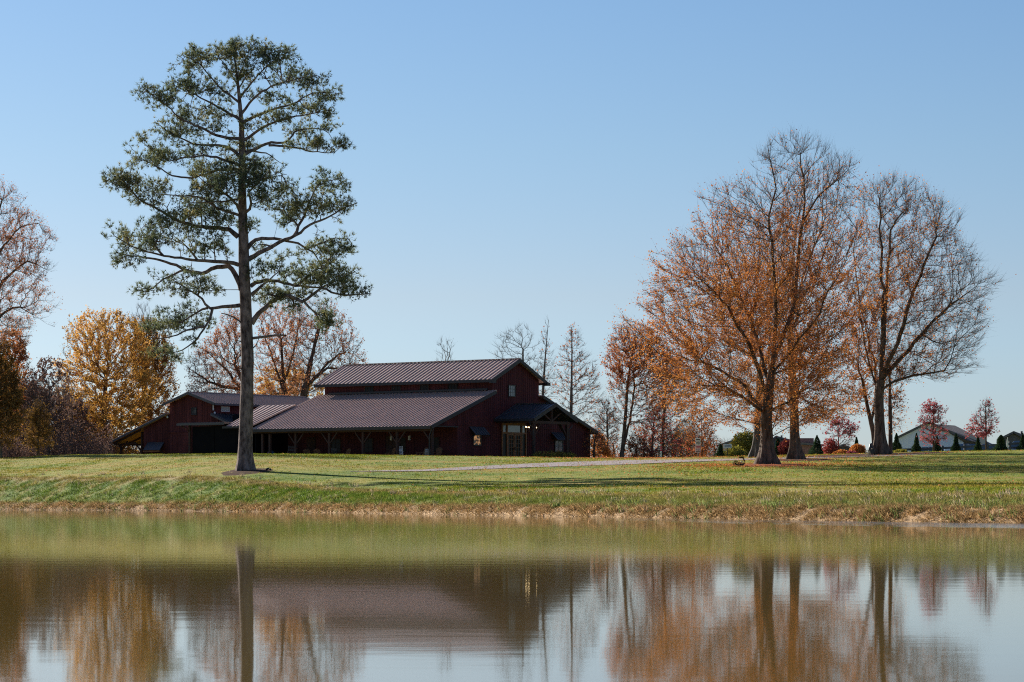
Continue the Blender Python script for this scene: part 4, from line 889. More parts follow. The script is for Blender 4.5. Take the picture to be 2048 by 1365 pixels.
    for cx, cy, hw, hh, li, wt in clusters:
        if cy < 275: wt *= .8; hw *= .93
        i0, i1 = ends[min(li, len(ends)-1)]; L_ = np.array(bpos[i0:i1]); c = p(cx, cy); k = int(np.argmin(np.hypot(L_[:, 0]-c[0], L_[:, 2]-c[2]))); dy = L_[k][1]-D
        ns = max(3, int(wt*.185)); v = np.clip(rs.normal(0, .52, (ns, 3)), -1.25, 1.25); v = np.repeat(v, 8, 0); n_ = len(v); v += rs.normal(0, .23, v.shape)/np.array([hw*D/F, hw*D/F, hh*D/F]); v[:, 0] *= hw*.86*D/F; v[:, 2] *= hh*.84*D/F; v[:, 1] *= hw*D/F*.8
        # flat-bottomed tiers
        v[:, 2] = np.where(v[:, 2] < 0, v[:, 2]*.75, v[:, 2]); att.append(np.array([c[0], D+dy, c[2]])+v)
    att = np.concatenate(att)
    pos, par = skeleton(bpos, bpar, bpl, att, .35, 1); nb = len(bpos); kids = np.zeros(len(pos), int); np.add.at(kids, par[1:], 1)
    w8 = np.zeros(len(pos)); w8[kids == 0] = 1
    for i in range(len(pos)-1, nb-1, -1): w8[par[i]] += w8[i]
    r = .008*np.sqrt(np.maximum(w8, 1)); e = np.arange(nb, len(pos)); r1 = np.minimum(r[e], .07); rp = np.where(par[e] < nb, r1*1.2, np.minimum(r[par[e]], .07))
    V, f = tubes(pos[par[e]]-foot, pos[e]-foot, rp, r1, 4); wood.add(V, f)
    link('trunk', wood.mesh('trunk'), M['pine_bark'], root)
    # needle tufts: bursts of blades at shoot ends
    ii = e[(kids[e] <= 1)]; d = unit(pos[ii]-pos[par[ii]])*.55+np.array([0, 0, .45])+rs.normal(0, .35, (len(ii), 3)); d = unit(d)
    rep = 2; ii = np.repeat(ii, rep); d = unit(np.repeat(d, rep, 0)+rs.normal(0, .4, (len(ii), 3))); c = pos[ii]+rs.normal(0, .09, (len(ii), 3))
    nb_ = 11; c = np.repeat(c, nb_, 0); d = np.repeat(d, nb_, 0); v = unit(d+rs.normal(0, .55, d.shape)); L_ = rs.uniform(.18, .36, (len(v), 1)); sd_ = unit(np.cross(v, rs.normal(size=v.shape)))*rs.uniform(.010, .021, (len(v), 1))
    V = np.stack([c-sd_-foot, c+sd_-foot, c+v*L_-foot], 1).reshape(-1, 3)
    link('crown', np_mesh('crown', V, [np.arange(len(V)).reshape(-1, 3)]), M['needles'], root)
    # cones
    q = e[rs.rand(len(e)) < .14]; cp = Parts(); V, f = spikes(pos[q]-foot+np.array([0, 0, .02]), rs.normal(size=(len(q), 3)), np.full(len(q), .14), .05); cp.add(V, f); link('cones', cp.mesh('cones'), M['cone'], root)
    return len(ii)
pine()

# ------------------------------------------------------------------ oaks and other broadleaved trees at the right
OAK = [(258, 1585, 1612), (275, 1525, 1650), (310, 1498, 1715), (345, 1490, 1728), (395, 1385, 1722), (430, 1375, 1715), (480, 1325, 1710), (540, 1285, 1705), (590, 1255, 1700), (640, 1246, 1705), (690, 1250, 1712), (740, 1262, 1716), (785, 1290, 1712), (825, 1360, 1700), (848, 1420, 1680)]
def ob(px, py): return np.where(py < 340, .03, np.where(py < 430, .28, np.where(py < 540, .75, 1.4)))
tree('oak_tree', 'largest oak, thick front trunk, wide rusty orange crown thinning to bare twigs on top', OAK, 190, [(1535, 931), (1534, 900), (1532, 860), (1534, 820), (1540, 770), (1548, 700)], .40, n=4600, leaves=76000, leaf_size=.10, bf=.7, sm=3, seed=5, r_tip=.010, twigs=5, twig_len=1.05, flare=1.5, twig_r=.006, leaf_bias=ob,
     limbs=[[(1528, 840, 0), (1490, 800, -1), (1440, 775, -2.5), (1380, 778, -4), (1330, 765, -5)], [(1530, 820, 0), (1480, 760, 1.5), (1420, 725, 3), (1350, 700, 4.5)], [(1540, 830, 0), (1590, 795, -1.5), (1650, 825, -3), (1690, 835, -4)], [(1540, 790, 0), (1500, 700, -1.5), (1450, 620, -3), (1380, 560, -4)], [(1542, 770, 0), (1515, 660, 2), (1480, 560, 3.5), (1440, 480, 4)],
            [(1545, 740, 0), (1550, 640, -1), (1545, 540, -1.5), (1530, 440, -2)], [(1547, 720, 0), (1590, 620, 1), (1600, 500, 1), (1610, 400, 0), (1600, 310, 0)], [(1545, 740, 0), (1620, 650, -2), (1665, 560, -3), (1700, 470, -4)], [(1600, 440, .5), (1640, 390, 0), (1690, 345, -1)], [(1543, 760, 0), (1620, 720, 3), (1680, 680, 5)], [(1530, 440, -2), (1550, 380, -2), (1530, 300, -1.5)]])
tree('oak_tree', 'second oak, straight trunk just right of the largest oak, its orange crown merging behind it', [(325, 1580, 1690), (400, 1530, 1730), (500, 1480, 1755), (600, 1450, 1755), (700, 1440, 1745), (780, 1460, 1735), (840, 1510, 1700)], 205, [(1591, 918), (1590, 880), (1588, 820), (1584, 740), (1580, 660)], .33, n=2000, leaves=28000, leaf_size=.10, bf=.65, seed=8, flare=1.4, leaf_bias=ob)
tree('oak_tree', 'third oak, pale grey trunk half hidden behind the largest oak trunk', [(420, 1440, 1540), (520, 1400, 1590), (620, 1380, 1600), (720, 1390, 1600), (800, 1420, 1590)], 218, [(1515, 911), (1516, 880), (1518, 820), (1520, 740)], .32, n=1000, leaves=11000, leaf_size=.10, bf=.6, seed=9, flare=1.4, bark='grey_bark')
R3 = [(350, 1735, 1790), (370, 1712, 1860), (400, 1700, 1900), (450, 1698, 1935), (500, 1700, 1972), (560, 1702, 1990), (620, 1705, 2000), (680, 1712, 1985), (730, 1722, 1972), (765, 1735, 1900)]
tree('oak_tree', 'half bare oak right of the orange oaks, fan of grey twigs at its right', R3, 214, [(1760, 907), (1760, 880), (1758, 830), (1757, 790), (1762, 760)], .40, n=3000, leaves=15000, leaf_size=.11, bf=.6, sm=4, seed=13, twigs=6, twig_len=1.15, flare=1.4, twig_r=.006, r_tip=.010, leaf_mat='leaf_oak',
     leaf_bias=lambda px, py: np.clip(1.6-(px-1700)/150, .10, 1.6)*np.where(py < 450, .4, 1),
     limbs=[[(1762, 790, 0), (1785, 765, -1), (1830, 752, -2), (1880, 745, -3), (1930, 735, -4)], [(1762, 770, 0), (1820, 700, 1), (1870, 640, 1.5), (1920, 600, 2), (1960, 570, 2)], [(1762, 770, 0), (1790, 690, -1), (1815, 600, -2), (1860, 480, -3)], [(1760, 765, 0), (1772, 680, 1), (1780, 580, 2), (1790, 450, 2), (1840, 390, 2)], [(1760, 765, 0), (1762, 640, -1), (1760, 520, -1), (1755, 400, -1)], [(1758, 780, 0), (1735, 700, 1), (1722, 600, 1.5), (1715, 480, 2)]])
tree('oak_tree', 'leaning forked trunk clothed in orange leaves, left of the half bare oak', [(560, 1690, 1750), (640, 1680, 1765), (720, 1670, 1770), (790, 1690, 1770), (830, 1705, 1765)], 216, [(1752, 908), (1748, 870), (1740, 835), (1732, 800), (1725, 760)], .2, n=500, leaves=5500, leaf_mat='leaf_oak', seed=15, flare=.5, limbs=[[(1742, 840, 0), (1752, 800, .5), (1755, 740, 1)]])
tree('slender_tree', 'thin straight tree standing close at the right of the half bare oak', [(700, 1765, 1800), (780, 1762, 1812), (830, 1766, 1808), (860, 1772, 1800)], 217, [(1781, 908), (1781, 860), (1780, 800), (1779, 730)], .16, n=220, leaves=900, leaf_mat='leaf_oak', seed=16, flare=.2)

# red maple pair left of the oaks
tree('maple_tree', 'two-stemmed red maple with a dense rust-red top on bare stems right of the barn', [(654, 1226, 1290), (675, 1212, 1330), (710, 1206, 1352), (750, 1204, 1365), (785, 1210, 1360), (812, 1225, 1345), (850, 1222, 1320)], 262, [(1243, 919), (1247, 880), (1251, 830), (1254, 780), (1262, 720)], .20, n=1700, leaves=14000, leaf_size=.13, leaf_mat='leaf_red', bf=.5, seed=21, flare=.3, trunk_top_r=.09, leaf_bias=lambda px, py: np.where(py < 780, 1, np.where(py < 815, .5, .12)), depth=.8, limbs=[[(1243, 900, .6), (1256, 860, .6), (1266, 800, .6), (1270, 740, 1)]])
tree('maple_tree', 'straight-stemmed red maple under the left edge of the big oak crown', [(715, 1310, 1360), (750, 1296, 1390), (800, 1288, 1400), (850, 1285, 1395), (885, 1292, 1375), (905, 1300, 1360)], 268, [(1325, 920), (1326, 860), (1330, 800), (1332, 760)], .16, n=1000, leaves=4200, leaf_size=.13, leaf_mat='leaf_oak', seed=22, flare=.2)
tree('crimson_tree', 'low crimson-leaved tree at the end of the drive near the banner pole', [(820, 1296, 1330), (850, 1288, 1350), (880, 1285, 1365), (910, 1285, 1370)], 262, [(1303, 919), (1305, 880), (1308, 840)], .10, n=420, leaves=1500, leaf_size=.14, leaf_mat='leaf_crimson', seed=23, flare=.2)
tree('red_shrub', 'reddish brown thicket shrub between the maple stems and the banner pole', [(858, 1262, 1300), (885, 1255, 1318), (915, 1255, 1320)], 264, [(1288, 919), (1288, 890)], .07, n=300, leaves=1300, leaf_size=.14, leaf_mat='leaf_red', seed=24, cat='shrub')
tree('sapling', 'thin sapling with sparse dull red leaves behind the stacked placards', [(830, 1385, 1425), (860, 1370, 1432), (890, 1372, 1428), (912, 1380, 1420)], 270, [(1404, 918), (1404, 880), (1403, 840)], .06, n=330, leaves=1500, leaf_size=.16, leaf_mat='leaf_red', seed=25, flare=.2)
tree('sapling', 'pink-leaved sapling between the dark conifer and the half bare oak', [(840, 1660, 1700), (860, 1650, 1712), (880, 1655, 1708), (895, 1665, 1700)], 262, [(1676, 911), (1677, 880), (1678, 850)], .06, n=240, leaves=900, leaf_size=.16, leaf_mat='leaf_pink', seed=26, flare=.2)
tree('sapling', 'pink-red young tree with a rounded crown in front of the blue gable', [(806, 1852, 1882), (822, 1838, 1895), (845, 1835, 1896), (868, 1838, 1898), (885, 1845, 1885)], 250, [(1868, 906), (1867, 880), (1867, 850), (1866, 825)], .075, n=420, leaves=1500, twig_len=.5, leaf_size=.15, leaf_mat='leaf_pink', seed=27, flare=.2, leaf_bias=lambda px, py: np.where((py > 850) & (py < 862), .4, 1), group=None, shell=.6)
tree('sapling', 'pink-red young tree with a ragged open crown at the far right by the fence', [(798, 1962, 1978), (818, 1952, 1992), (840, 1938, 2004), (862, 1930, 2002), (872, 1935, 1985)], 250, [(1972, 903), (1972, 875), (1972, 845), (1971, 815)], .07, n=360, leaves=1000, twig_len=.5, leaf_size=.15, leaf_mat='leaf_pink', seed=28, flare=.2, shell=.6)
# ------------------------------------------------------------------ trees behind and left of the barns
tree('maple_tree', 'golden maple with a dense rounded crown left of the smaller barn', [(626, 165, 250), (650, 130, 285), (700, 112, 318), (750, 104, 326), (800, 102, 325), (850, 106, 305), (890, 125, 290), (910, 135, 275)], 322, [(207, 911), (207, 870), (208, 820), (212, 760)], .34, n=2500, leaves=60000, leaf_size=.165, leaf_mat='leaf_gold', bf=.5, seed=31, twigs=4, r_tip=.012, flare=.3)
tree('maple_tree', 'orange-brown tree rising behind the golden maple, above the smaller barn roof', [(640, 262, 310), (680, 250, 340), (730, 255, 358), (790, 260, 362), (840, 250, 345), (880, 240, 330)], 334, [(300, 911), (300, 860), (299, 790)], .3, n=1300, leaves=26000, leaf_size=.17, leaf_mat='leaf_amber', seed=32)
tree('bare_tree', 'bare grey tree top poking above the golden maple beside the pine limb', [(608, 270, 300), (640, 255, 310), (680, 260, 305), (760, 265, 300)], 335, [(287, 911), (287, 800), (286, 720)], .2, n=420, leaves=0, seed=33, bark='grey_bark')
tree('beech_tree', 'tall half bare tree with arching twigs leaning in from the left edge', [(358, -60, 20), (400, -95, 60), (440, -110, 95), (500, -120, 110), (545, -130, 118), (600, -130, 112), (650, -135, 100), (700, -130, 60)], 262, [(-62, 913), (-60, 850), (-58, 760), (-50, 680), (-45, 600)], .55, n=2600, leaves=21000, leaf_size=.105, leaf_mat='leaf_oak_pale', seed=34, bf=.32, droop=.35, depth=.8,
     limbs=[[(-55, 720, 0), (-10, 640, 0), (30, 608, 1), (70, 635, 1), (105, 655, 1)], [(-50, 660, 0), (0, 560, 1), (50, 520, 1), (100, 540, 1)], [(-48, 620, 0), (-10, 520, -1), (40, 460, -1), (95, 440, -1)], [(-46, 600, 0), (-20, 480, 0), (5, 400, 0)]])
tree('beech_tree', 'dark golden layered tree low at the left edge, in front of the purple woods', [(690, -60, 20), (740, -80, 35), (800, -80, 48), (850, -80, 45), (895, -70, 35)], 262, [(-25, 914), (-25, 850), (-22, 780)], .34, n=1300, leaves=24000, leaf_size=.17, leaf_mat='leaf_gold_dark', seed=35)
tree('maple_tree', 'rust-brown tree top just above the dark golden tree at the left edge', [(665, -10, 50), (700, -20, 58), (740, -20, 60), (800, -10, 55), (860, 0, 50)], 300, [(22, 914), (22, 860), (22, 780)], .24, n=800, leaves=9000, leaf_size=.18, leaf_mat='leaf_oak', seed=36)
tree('shrub_tree', 'small olive-gold tree standing in front of the brown thicket at the left', [(800, 68, 85), (830, 55, 98), (860, 52, 100), (890, 50, 102)], 275, [(76, 914), (76, 870), (76, 840)], .1, n=420, leaves=4200, leaf_size=.15, leaf_mat='leaf_gold_dark', seed=37)
# trees behind the smaller barn, seen either side of the pine trunk
tree('oak_tree', 'open orange tree with arching grey limbs behind the gap left of the clerestory roof', [(600, 590, 665), (640, 575, 705), (670, 560, 728), (710, 560, 742), (750, 565, 735), (790, 570, 680)], 325, [(603, 915), (606, 800), (612, 770), (622, 720), (635, 660)], .48, n=1500, leaves=6500, leaf_size=.14, leaf_mat='leaf_oak_pale', seed=41, bf=.3, limbs=[[(612, 770, 0), (660, 720, 1), (710, 690, 2)], [(610, 780, 0), (650, 740, -1), (700, 735, -2)], [(622, 720, 0), (640, 660, 0), (650, 620, 0)]], flare=.2)
tree('oak_tree', 'tall orange tree directly behind the pine trunk at its right side', [(612, 520, 620), (650, 505, 630), (690, 500, 630), (740, 495, 625), (800, 500, 615)], 332, [(572, 915), (570, 800), (566, 740), (562, 680)], .42, n=1200, leaves=9000, leaf_size=.145, leaf_mat='leaf_oak_pale', seed=42, bf=.35, limbs=[[(570, 790, 0), (545, 720, 1), (520, 650, 1)], [(569, 780, 0), (590, 700, -1), (600, 640, -1)]], flare=.2)
tree('oak_tree', 'spreading salmon-orange tree behind the smaller barn roof, left of the pine trunk', [(615, 455, 490), (660, 430, 500), (690, 395, 500), (720, 368, 505), (760, 362, 505), (800, 372, 500)], 328, [(505, 915), (500, 820), (488, 770), (470, 730)], .42, n=1700, leaves=9500, leaf_size=.14, leaf_mat='leaf_oak_pale', seed=43, bf=.33, limbs=[[(495, 800, 0), (450, 740, 1), (410, 700, 2), (385, 690, 2)], [(490, 780, 0), (430, 770, -1), (380, 740, -1)]], flare=.2)
tree('maple_tree', 'low golden-brown tree filling the gap between pine trunk and clerestory', [(740, 520, 640), (770, 505, 660), (800, 500, 665), (840, 500, 660)], 340, [(590, 915), (590, 840), (590, 800)], .3, n=800, leaves=12000, leaf_size=.19, leaf_mat='leaf_gold', seed=44)
# bare trees behind the big barn
def bare(label, rows, D, trunk, r, n, seed, leaves=0, lm='leaf_red', **k):
    tree('bare_tree', label, rows, D, trunk, r, n=n, leaves=leaves, leaf_size=.17, leaf_mat=lm, bark='grey_bark', seed=seed, flare=.1, r_tip=.012, **k)
bare('small bare crown showing above the middle of the barn ridge', [(678, 875, 905), (695, 868, 910), (715, 868, 912), (760, 872, 908)], 345, [(893, 915), (893, 800), (892, 740)], .16, 170, 51, bf=.25, twigs=3)
bare('fan-shaped bare tree behind the right end of the barn ridge', [(650, 1035, 1062), (670, 985, 1075), (690, 976, 1085), (715, 980, 1095), (760, 1000, 1100), (820, 1010, 1090)], 330, [(1048, 915), (1047, 800), (1046, 740), (1046, 700)], .2, 620, 52, bf=.3)
bare('pair of thin upright bare leaders right of the barn ridge end', [(632, 1094, 1098), (660, 1082, 1098), (700, 1078, 1105), (750, 1070, 1120), (800, 1075, 1120)], 318, [(1084, 915), (1085, 800), (1090, 720), (1097, 640)], .17, 330, 53, leaves=120, bf=.55, twigs=3)
bare('tall sparse tree with a few dark red leaves right of the barn gable', [(648, 1140, 1146), (670, 1130, 1165), (700, 1118, 1180), (740, 1108, 1205), (780, 1104, 1210), (830, 1110, 1200), (870, 1120, 1195)], 305, [(1141, 917), (1142, 860), (1143, 780), (1144, 700), (1143, 655)], .19, 900, 54, leaves=900, bf=.45)
bare('leafless thicket tree between the barn corner and the red maple', [(800, 1195, 1225), (840, 1185, 1240), (880, 1190, 1245)], 300, [(1215, 919), (1215, 880), (1214, 830)], .12, 420, 55, leaves=350)
tree('orange_shrub', 'orange-brown bush tucked against the right corner of the barn', [(872, 1186, 1202), (890, 1183, 1212), (912, 1183, 1222)], 292, [(1197, 919), (1197, 900)], .06, n=300, leaves=3000, leaf_size=.16, leaf_mat='leaf_oak', seed=56, cat='shrub')

# ---- woods of small brown and bare trees: a few kinds, copied
def proto(label, group, Hm, Wm, mat, leaves, seed, n=520, bark='grey_bark', lsz=.2):
    D = 300.; k = F/D; by = HZ-(4.4-CH)*k; rows = [(by-Hm*k, 1024-Wm*k*.15, 1024+Wm*k*.15), (by-Hm*k*.8, 1024-Wm*k*.42, 1024+Wm*k*.42), (by-Hm*k*.5, 1024-Wm*k*.5, 1024+Wm*k*.5), (by-Hm*k*.22, 1024-Wm*k*.3, 1024+Wm*k*.3)]
    t = tree('woodland_tree', label, rows, D, [(1024, by), (1024, by-Hm*k*.4), (1026, by-Hm*k*.7)], .16, n=n, leaves=leaves, leaf_size=lsz, leaf_mat=mat, seed=seed, bark=bark, flare=.1, twigs=3, group=group, r_tip=.013, base_z=4.4)
    return t
G1 = 'brown and bare trees of the wood at the left'
pw = [proto('dull brown woodland tree in the thicket behind the lawn', G1, 10, 6, 'leaf_brown', 4200, 61, lsz=.22), proto('dull brown woodland tree in the thicket behind the lawn', G1, 9, 5.5, 'leaf_brown', 3000, 62, lsz=.22), proto('nearly bare grey woodland tree in the thicket behind the lawn', G1, 10.5, 5.5, 'leaf_brown', 350, 63, n=700)]
spots = []
rs_ = np.random.RandomState(17)
px_ok = lambda i: i < 26
for i in range(40):
    px = (-80+11.8*i) if i < 26 else (330+13*(i-26)); D = rs_.uniform(288, 350) if px_ok(i) else rs_.uniform(330, 352); spots.append((px, D, i % 3, (rs_.uniform(.85, 1.1) if 20 < px < 135 else rs_.uniform(.6, .85)) if i < 26 else rs_.uniform(.5, .8)))
used = set()
for px, D, k, s in spots:
    o = pw[k] if k not in used else copy_tree(pw[k]); used.add(k)
    o.location = tuple(on(px, D)); o.scale = (s, s, s); o.rotation_euler.z = rs_.uniform(0, 6.28)
    seg = 0 if px < 45 else 1 if px < 130 else 2 if px < 260 else 3
    o['label'] = ['dull brown woodland tree ', 'dull brown woodland tree ', 'nearly bare grey woodland tree '][k]+['behind the dark golden tree at the left edge', 'in the open thicket left of the golden maple', 'hidden low behind the golden maple', 'rising low behind the smaller barn'][seg]
    o['group'] = ['wood behind the dark golden tree', 'wood left of the golden maple', 'wood behind the golden maple', 'wood behind the smaller barn'][seg]+(', bare ones' if k == 2 else ', brown ones')
G2 = 'low thicket trees between the barn and the houses'
pt = [proto('thin leafless tree in the low thicket beyond the drive', G2, 4.6, 3.4, 'leaf_red', 500, 64, n=420), proto('thin leafless tree in the low thicket beyond the drive', G2, 4.2, 3.6, 'leaf_red', 150, 65, n=420)]
used = set()
for i in range(14):
    px = [1188, 1206, 1228, 1272, 1294, 1345, 1362, 1378, 1394, 1412, 1430, 1350, 1375, 1215][i]; k = i % 2; D = 285+9*(i % 5); s = [.75, .6, .7, .8, .7, .9, .8, 1, .8, .75, .6, .7, .75, .5][i]
    o = pt[k] if k not in used else copy_tree(pt[k]); used.add(k); o.location = tuple(on(px, D)); o.scale = (s, s, s); o.rotation_euler.z = i*1.7
    seg = 0 if px < 1240 else 1 if px < 1320 else 2
    o['label'] = ['thin leafless tree in the thicket between the barn corner and the red maple stems', 'thin leafless tree in the thicket right behind the red maple stems', 'thin leafless tree in the low thicket behind the stacked placards'][seg]; o['group'] = ['thicket trees beside the barn corner', 'thicket trees behind the maple stems', 'thicket trees behind the placards'][seg]
G3 = 'far bare trees on the skyline behind the houses'
pf = proto('distant bare tree on the skyline left of the oaks', G3, 9, 8, 'leaf_brown', 0, 66, n=600)
for i, (px, D, s) in enumerate([(1452, 560, .95), (1438, 600, .8), (1470, 620, .75), (1420, 590, .7), (1405, 640, .8), (1388, 600, .7), (1705, 520, .5), (1722, 540, .55), (1640, 600, .5)]):
    o = pf if i == 0 else copy_tree(pf); o.location = tuple(on(px, D)); o.scale = (s, s, s); o.rotation_euler.z = i*2.1
    if px > 1600: o['label'] = 'distant bare tree on the skyline between the second oak and the half bare oak'; o['group'] = 'far bare trees right of the second oak'

# ---- conifers and garden shrubs
def conifer(label, px, D, top, wpx, seed, mat='leaf_green', n=5200, by=None, group=None, round_=0):
    rs = np.random.RandomState(seed); foot = on(px, D); H = (CH+(HZ-top)*D/F)-foot[2]; Rb = wpx/2*D/F*(1.2 if not round_ else 1)
    root = empty('conifer', foot, label, 'tree', group); wd = MB(); wd.tube([(0, 0, -.1), (0, 0, H*.5), (0, 0, H*.97)], [.09, .05, .01], 7); wd.build('trunk', M['oak_bark'], root)
    tq = rs.rand(n); h = rs.rand(n)**1.25; tier = .82+.18*np.cos(h*H*7); r = Rb*((1-h)**(1.0 if not round_ else .6))*tier*rs.rand(n)**.4; r *= 1+.28*np.array([mn.noise(Vector((math.cos(t*6.28)*1.6, math.sin(t*6.28)*1.6, q*H))) for t, q in zip(tq, h)]); th = tq*6.28
    p = np.stack([r*np.cos(th), r*np.sin(th), h*H*1.0+.05-r*.12], -1); d = unit(np.stack([np.cos(th), np.sin(th), .35+0*th], -1)+rs.normal(0, .35, (n, 3))); sd_ = unit(np.cross(d, rs.normal(size=(n, 3))))*.035
    V = np.stack([p-sd_, p+sd_, p+d*rs.uniform(.10, .24, (n, 1))*(1.05-.75*h)[:, None]], 1).reshape(-1, 3); link('crown', np_mesh('crown', V, [np.arange(3*n).reshape(n, 3)]), M[mat], root); return root
conifer('dark green conical conifer, the broad one right of the second oak trunk', 1634, 262, 872, 44, 71)
conifer('small dark conifer rising behind the orange garden shrubs', 1713, 258, 876, 24, 72)
conifer('dark conifer hard against the right side of the half bare oak', 1793, 250, 868, 30, 73)
conifer('slim dark conifer in front of the left half of the blue gable', 1833, 262, 868, 24, 74)
conifer('dark conifer under the rounded pink-red young tree', 1874, 262, 873, 24, 75)
conifer('dark conifer in front of the brown hip roof', 1912, 262, 868, 25, 76)
conifer('dark conifer beside the ragged pink-red tree by the fence', 1956, 262, 873, 20, 77)
conifer('bushy green conifer nearest on the lawn in front of the fence', 2002, 222, 872, 28, 78, round_=1, n=5200)
conifer('green conifer cut by the right edge of the photo', 2046, 266, 868, 34, 79)
conifer('dark round conifer left of the white notice board', 1441, 276, 890, 28, 80, round_=1)
conifer('dark evergreen between the two big oak trunks', 1556, 262, 878, 26, 81, round_=1)
def shrub(name, label, px, D, top, wpx, mat, seed, n=2600, lsz=.12):
    rs = np.random.RandomState(seed); foot = on(px, D); H = (CH+(HZ-top)*D/F)-foot[2]; Rb = wpx/2*D/F; root = empty(name, foot, label, 'shrub')
    st = Parts(); a = rs.uniform(0, 6.28, 26); V, f = spikes(np.zeros((26, 3))+rs.normal(0, .05, (26, 3))*[1, 1, 0], np.stack([np.cos(a)*.6*Rb/H, np.sin(a)*.6*Rb/H, np.ones(26)], -1), H*rs.uniform(.7, 1, 26), .02); st.add(V, f); link('stem', st.mesh('stem'), M['twig'], root)
    v = unit(rs.normal(size=(n, 3)))*(rs.rand(n, 1)**.4); v *= 1+.3*np.array([[mn.noise(Vector(q*2.3)+Vector((seed, 0, 0)))] for q in v]); p = v*[Rb, Rb, H/2]+[0, 0, H/2]; V, f = leaf_quads(p, lsz, rs); link('foliage', np_mesh('foliage', V, [f]), M[mat], root); return root
shrub('shrub', 'tall olive and red shrub behind the notice board left of the oaks', 1492, 262, 862, 62, 'leaf_olive', 91, 6500, .15)
shrub('shrub', 'low yellow-green bush at the foot of the notice board', 1470, 256, 893, 46, 'leaf_olive', 92, 3000)
shrub('shrub', 'bright crimson bush between the two big oak trunks', 1574, 258, 880, 36, 'leaf_crimson', 93, 4200)
shrub('shrub', 'crimson bush just right of the broad dark conifer', 1662, 258, 876, 34, 'leaf_crimson', 94, 2600)
shrub('shrub', 'low rusty mound of foliage right of the broad dark conifer', 1683, 250, 900, 36, 'leaf_oak', 95, 2600)
shrub('shrub', 'orange-red bush in front of the small dark conifer', 1716, 250, 888, 34, 'leaf_oak', 96, 3400)
shrub('shrub', 'low pinkish bush left of the orange-red bush', 1703, 247, 902, 22, 'leaf_pink', 97, 1200)
shrub('shrub', 'low yellow-green bush right of the half bare oak trunk', 1801, 246, 899, 30, 'leaf_olive', 98, 2600)
for i, (v, s) in enumerate(((9.6, .5), (11.4, .55), (13.0, .5), (14.6, .42))):
    c = W(-4.9, v, 4.3); D = c.y; px = 1024+F*c.x/D; yy = HZ-(4.3+s+.35-CH)*F/D
    o = shrub('porch_plant', ['yellow-green plant left of the entry posts', 'yellow-green plant under the string lights', 'yellowing plant between the entry posts', 'small plant beside the right entry post'][i], px, D, yy, 26, 'leaf_olive', 110+i, 500, .1); o.location.z = 4.35
# ------------------------------------------------------------------ undergrowth and litter that nobody could count
def undergrowth(name, label, segs, mat, n, lsz, seed, cat='undergrowth'):
    rs = np.random.RandomState(seed); P_ = []; 
    for (p0, p1, d0, d1, h0, share) in segs:
        k = int(n*share); px = rs.uniform(p0, p1, k); D = rs.uniform(d0, d1, k); X = (px-1024)*D/F
        hm = np.array([.55+.9*mn.noise(Vector((x*.35, d*.3, seed))) for x, d in zip(X, D)]); z = rs.rand(k)**.8*h0*np.clip(hm, .12, 1.3)
        P_.append(np.stack([X, D, z+4.35], -1))
    p = np.concatenate(P_); V, f = leaf_quads(p, lsz, rs); pt_ = Parts(); pt_.add(V, f)
    q = p[rs.rand(len(p)) < .22].copy(); hh = np.maximum(q[:, 2]-4.3, .2); q[:, 2] = 4.3; V, f = spikes(q, np.array([0, 0, 1.])+rs.normal(0, .22, (len(q), 3)), hh*rs.uniform(.8, 1.5, len(q)), .016); pt_.add(V, f)
    o = link(name, pt_.mesh(name, False), M[mat]); return tag(o, label, cat, kind='stuff')
undergrowth('woodland_undergrowth', 'tangled purplish brown undergrowth at the foot of the wood on the left', [(-140, 225, 292, 345, 4.6, .78), (215, 540, 330, 352, 3.4, .22), (215, 350, 324, 340, 4.2, .16)], 'leaf_brown', 46000, .2, 5)
undergrowth('thicket', 'low rust-coloured scrub right of the barn along the back of the drive', [(1184, 1300, 292, 325, 1.7, .5), (1300, 1440, 300, 330, 1.6, .4), (1440, 1500, 300, 330, 1.0, .1)], 'leaf_red', 6500, .15, 6)
def litter(name, label, spots, mat, seed, sz=.09):
    rs = np.random.RandomState(seed); out = []
    for cx, cy, sx, sy, n in spots:
        x = cx+rs.normal(0, sx, n); y = cy+rs.normal(0, sy, n)
        for a, b in zip(x, y): out.append((a, b, zground(a, b)+.05))
    V, f = leaf_quads(np.array(out), sz, rs, flat=.75); o = link(name, np_mesh(name, V, [f]), M[mat]); return tag(o, label, 'fallen leaves', kind='stuff')
oa = on(1535, 190); ob2 = on(1591, 205); rc = on(1250, 235); rd = on(1740, 214)
litter('fallen_leaves', 'rust-red fallen leaves lying under the oaks and along the drive', [(oa[0]-.5, oa[1]-1, 3.2, 3.5, 2600), (oa[0], oa[1]-4, 9, 9, 1500), (ob2[0], ob2[1], 3, 3, 700), (rc[0], rc[1], 5, 4, 1200), (rd[0], rd[1], 5, 4, 1400), (on(1350, 225)[0], 225, 4, 6, 900)], 'leaf_red', 3)
litter('lawn_litter', 'scattered pale dead leaves and dry tufts dotting the lawn', [(-8, 205, 16, 22, 1400), (12, 165, 12, 26, 2200)], 'leaf_oak_pale', 4, .08)
